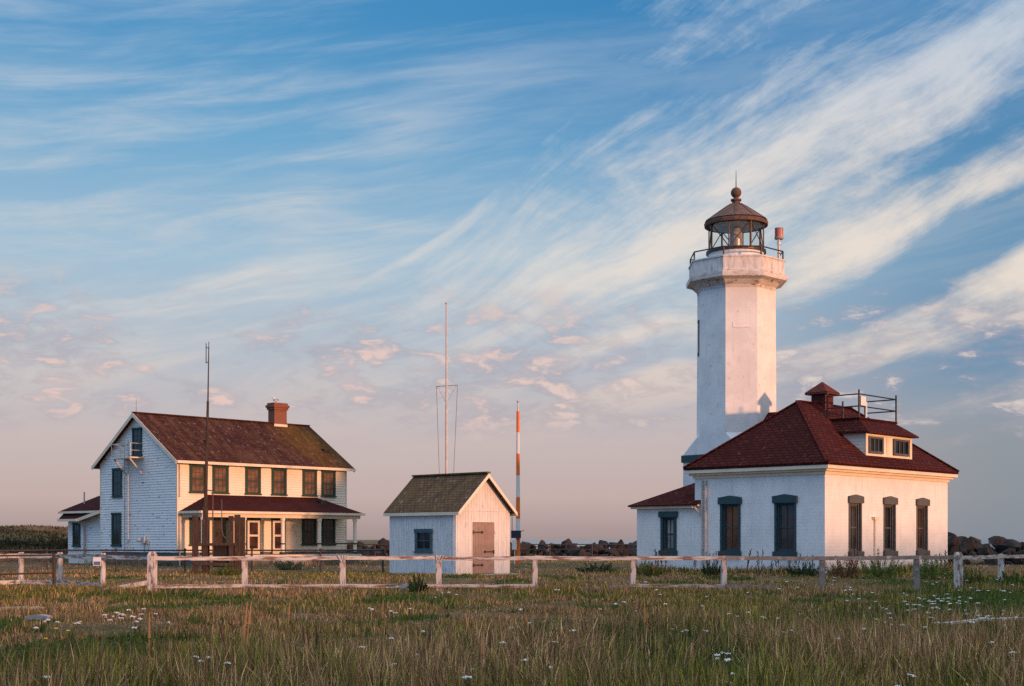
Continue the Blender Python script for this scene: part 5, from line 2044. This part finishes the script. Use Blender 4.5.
def make_flowers():
    rng = np.random.default_rng(21)
    def flower(k):
        mb = MB()
        mb.cur = 0
        mb.tube((0, 0, 0), (0.02, 0, 0.28), 0.005, 0.004, 5)
        for i in range(4):
            a = rng.uniform(0, 6.28)
            mb.tube((0.02, 0, 0.2), (0.02 + 0.04 * math.cos(a), 0.04 * math.sin(a), 0.29), 0.003, 0.003, 4)
        mb.cur = 1
        for i in range(13):
            r, a = 0.055 * math.sqrt(rng.uniform()), rng.uniform(0, 6.28)
            c = (0.02 + r * math.cos(a), r * math.sin(a), 0.295 - 0.1 * r + rng.uniform(-.006, .006))
            q = rng.uniform(0.011, 0.017)
            mb.lathe([(q * .5, c[2] - 0.008), (q, c[2]), (q * .5, c[2] + 0.007)], 6, (c[0], c[1]), rng.uniform(0, 1))
        return mb.mesh('yarrow_flower', ['green_stem', 'petal'])
    ms = [flower(k) for k in range(5)]
    pts = [(717, 651), (722, 649), (719, 654), (727, 650), (731, 655), (733, 667), (698, 681), (704, 682), (728, 675), (688, 629), (672, 627), (701, 628),
           (748, 681), (684, 630), (745, 620), (834, 577), (835, 579), (409, 604), (391, 606), (396, 607), (369, 604), (372, 605), (441, 591), (434, 594),
           (448, 590), (456, 592), (340, 648), (360, 644), (416, 650), (392, 637), (475, 664), (466, 671), (426, 630), (392, 658), (352, 679), (34, 625), (43, 618), (49, 616),
           (80, 618), (75, 620), (56, 619), (204, 654), (165, 680), (44, 668), (201, 650), (223, 656), (190, 650), (108, 614), (121, 612), (130, 613), (125, 615), (161, 619), (110, 618), (135, 626),
           (522, 581), (536, 579), (545, 580), (555, 588), (560, 588), (644, 580), (665, 600), (705, 594), (660, 592), (657, 588), (700, 602), (625, 598), (600, 605), (525, 655), (548, 662), (505, 640),
           (788, 580), (797, 586), (780, 588), (926, 580), (933, 583), (940, 577), (935, 581), (946, 575), (960, 595), (914, 570), (781, 630), (837, 636), (906, 668), (895, 678), (969, 620), (990, 640), (1012, 650)]
    for cx, cy, n, sx, sy in ((915, 600, 17, 12, 4), (938, 598, 16, 16, 4), (960, 606, 14, 18, 5), (880, 612, 9, 14, 6), (920, 620, 8, 30, 6), (985, 612, 12, 20, 8), (850, 590, 8, 16, 5), (990, 585, 12, 18, 6), (760, 610, 10, 30, 12), (600, 610, 8, 60, 10), (120, 613, 12, 18, 3)):
        for i in range(n):
            pts.append((cx + rng.normal(0, sx), cy + rng.normal(0, sy)))
    lab = 'small flat white yarrow flower head standing in the meadow grass'
    for px, py in pts:
        hgt = rng.uniform(0.26, 0.36)
        Y = (1.55 + 0.1 - hgt) * 1350 / max(py - 539.3, 22)
        x, y, z = at(px, Y)
        if not clear_of_buildings(np.array([x]), np.array([y]))[0]:
            continue
        o = put('yarrow_flower', ms[int(rng.integers(5))], None, (x, y, z - 0.02), rng.uniform(0, 6.28))
        f = hgt / 0.29
        wsc = rng.uniform(0.4, 0.95) * (1 + max(0, Y - 25) * 0.006)
        o.scale = (wsc, wsc, f)
        o.rotation_euler = (rng.normal(0, .1), rng.normal(0, .1), rng.uniform(0, 6.28))
        tag(o, lab, 'flower', 'white yarrow in the meadow')
    mb = MB()
    mb.tube((0, 0, 0), (0, 0, 0.25), 0.005, 0.004, 5)
    mb.cur = 1
    for i in range(7):
        a = i * 0.9
        mb.lathe([(0.006, 0.25), (0.016, 0.26), (0.006, 0.27)], 6, (0.018 * math.cos(a), 0.018 * math.sin(a)))
    me = mb.mesh('yellow_flower', ['green_stem', 'petal_yellow'])
    for px, py in ((610, 684), (629, 684), (46, 637), (56, 628), (68, 630)):
        Y = 1.4 * 1350 / (py - 539.3)
        tag(put('yellow_flower', me, None, at(px, Y)), 'tiny yellow flower low in the meadow grass', 'flower', 'yellow flowers in the meadow')


make_flowers()


def leaf_cloud(rng, n, rx, ry, rz, size, base):
    """leaves set along many arching stems that start close together, so the outline stays ragged"""
    V, F, C = [], [], []
    ns = 34
    for k in range(ns):
        a, q = rng.uniform(0, 2 * np.pi), rng.uniform(0, 1) ** 0.6
        foot = np.array([q * .55 * rx * np.cos(a), q * .55 * ry * np.sin(a), -0.02])
        tip = np.array([q * 1.05 * rx * np.cos(a) + rng.normal(0, .12 * rx), q * 1.05 * ry * np.sin(a), rz * (rng.uniform(.55, 1.3) * (1.05 - .5 * q * q))])
        tone = rng.uniform(.65, 1.45)
        for i_ in range(n // ns):
            f = rng.uniform(.08, 1) ** .8
            p = foot + (tip - foot) * f + rng.normal(0, .055 * (0.4 + rx) * (1.15 - f), 3)
            p[2] = max(p[2], .01)
            u = rng.normal(size=3); u[2] = abs(u[2]) + .4; u /= np.linalg.norm(u)
            v = np.cross(u, rng.normal(size=3)); v /= np.linalg.norm(v)
            s_ = size * rng.uniform(.5, 1.4) * (1.1 - .4 * f)
            m_ = len(V)
            V += [tuple(p - u * s_), tuple(p + v * s_ * .32), tuple(p + u * s_), tuple(p - v * s_ * .32)]
            F.append((m_, m_ + 1, m_ + 2, m_ + 3))
            C += [np.array(base) * tone * rng.uniform(.7, 1.3)] * 4
    me = bpy.data.meshes.new('foliage')
    me.from_pydata(V, [], F)
    set_col(me, np.array(C))
    me.materials.append(MATS['leaf'])
    return me


def make_bushes():
    rng = np.random.default_rng(31)
    g, ol, rd = (0.062, 0.10, 0.022), (0.085, 0.10, 0.026), (0.12, 0.066, 0.034)
    specs = [('reddish-brown low bush against the sunlit station wall', 844, 54.0, .85, .6, .85, rd),
             ('bushy green shrub below the middle window of the sunlit station wall', 879, 55.0, .95, .6, .95, g),
             ('green weedy shrub between the grey fence post and the thick corner post', 936, 53.0, 1.15, .7, .90, g),
             ('olive shrub just right of the thick corner post', 972, 48.5, .55, .5, .55, ol),
             ('green shrub under the sunlit fence at the right edge', 1012, 47.5, .7, .5, .5, g),
             ('dark green bush at the foot of the shed fence post', 419, 43.0, .42, .4, .42, (0.03, .06, .02)),
             ('dark green clump on the lawn between shed and annex', 597, 62.0, .9, .5, .42, (0.022, .05, .026)),
             ('olive weed clump left of the annex window', 648, 55.5, .6, .4, .55, ol),
             ('dark leafy clump by the station downpipes', 712, 57.5, .55, .4, .62, (0.035, .06, .026)),
             ('dark leafy clump at the shaded corner of the station', 806, 55.5, .85, .4, .55, (0.03, .052, .026)),
             ('green clump by the porch of the house', 290, 68.0, 1.2, .6, .5, (0.035, .06, .02)),
             ('pale green clump in the left meadow', 197, 25.5, .26, .22, .26, (0.07, .10, .03)),
             ('light green leafy clump at the lower right edge', 975, 15.2, .42, .3, .22, (0.075, .12, .03)),
             ('green weed clump below the timber mast stand', 225, 57.0, .8, .5, .4, ol)]
    for lab, px, Y, rx, ry, rz, base in specs:
        x, y, z = at(px, Y)
        T = thing('bush', lab, 'bush', (x, y, z))
        k = 1 if Y > 30 else 0.42
        put('foliage', leaf_cloud(rng, 2200, rx, ry, rz, 0.05 * k, [q * 1.5 for q in base]), T)
        st = MB()
        for i in range(9):
            a, q = rng.uniform(0, 6.28), rng.uniform(.2, .7)
            st.tube((0.08 * math.cos(a), 0.05 * math.sin(a), -0.1), (q * rx * math.cos(a), q * ry * math.sin(a), rz * rng.uniform(.7, 1.15)), 0.012 * k, 0.004, 5)
        st.build('stems', 'stalk_brown', T)
    # low scrub on the bank behind the fence at the far left
    sm = [leaf_cloud(rng, 1500, 2.2, 1.2, 0.95, 0.11, (0.056, 0.05, 0.026)) for _ in range(3)]
    for px, Y in ((-30, 97), (-8, 99), (8, 101), (22, 98), (36, 102), (47, 99), (58, 103), (66, 100)):
        T = tag(put('scrub_bush', sm[int(rng.integers(3))], None, at(px, Y), rng.uniform(0, 6.28)), 'dark low scrub bush on the grassy bank at the far left', 'bush', 'scrub on the left bank')
        q = rng.uniform(.7, 1.1)
        T.scale = (q, q, q * rng.uniform(.7, 1.1))
    # dark seeded weeds standing along the shaded wall
    def weed():
        m_ = MB()
        for i in range(3):
            a = rng.uniform(0, 6.28)
            top = (0.22 * math.cos(a) * rng.uniform(.2, 1), 0.22 * math.sin(a), rng.uniform(.75, 1.15))
            m_.tube((0, 0, -0.1), top, 0.010, 0.005, 5)
            for j in range(9):
                f = 0.5 + 0.5 * j / 9
                p = [top[q] * f for q in range(3)]
                b_ = rng.uniform(0, 6.28)
                m_.tube(tuple(p), (p[0] + 0.07 * math.cos(b_), p[1] + 0.07 * math.sin(b_), p[2] + 0.07), 0.020, 0.006, 5)
        return m_.mesh('tall_weed', 'seed_head')
    wm = [weed() for _ in range(4)]
    for px, Y in ((655, 57), (660, 57.5), (664, 57), (694, 57.5), (710, 57), (716, 56.5), (722, 57), (746, 57.5), (760, 57), (770, 57), (778, 56.5), (789, 57), (797, 56), (806, 56.5), (813, 56), (925, 54), (943, 54), (880, 55), (856, 55.5)):
        o = put('tall_weed', wm[int(rng.integers(4))], None, at(px, Y), rng.uniform(0, 6.28))
        s = rng.uniform(.65, 1.1)
        o.scale = (s, s, s)
        tag(o, 'dark dry seed-headed weed standing against the station wall', 'weed', 'tall weeds along the station walls')


make_bushes()
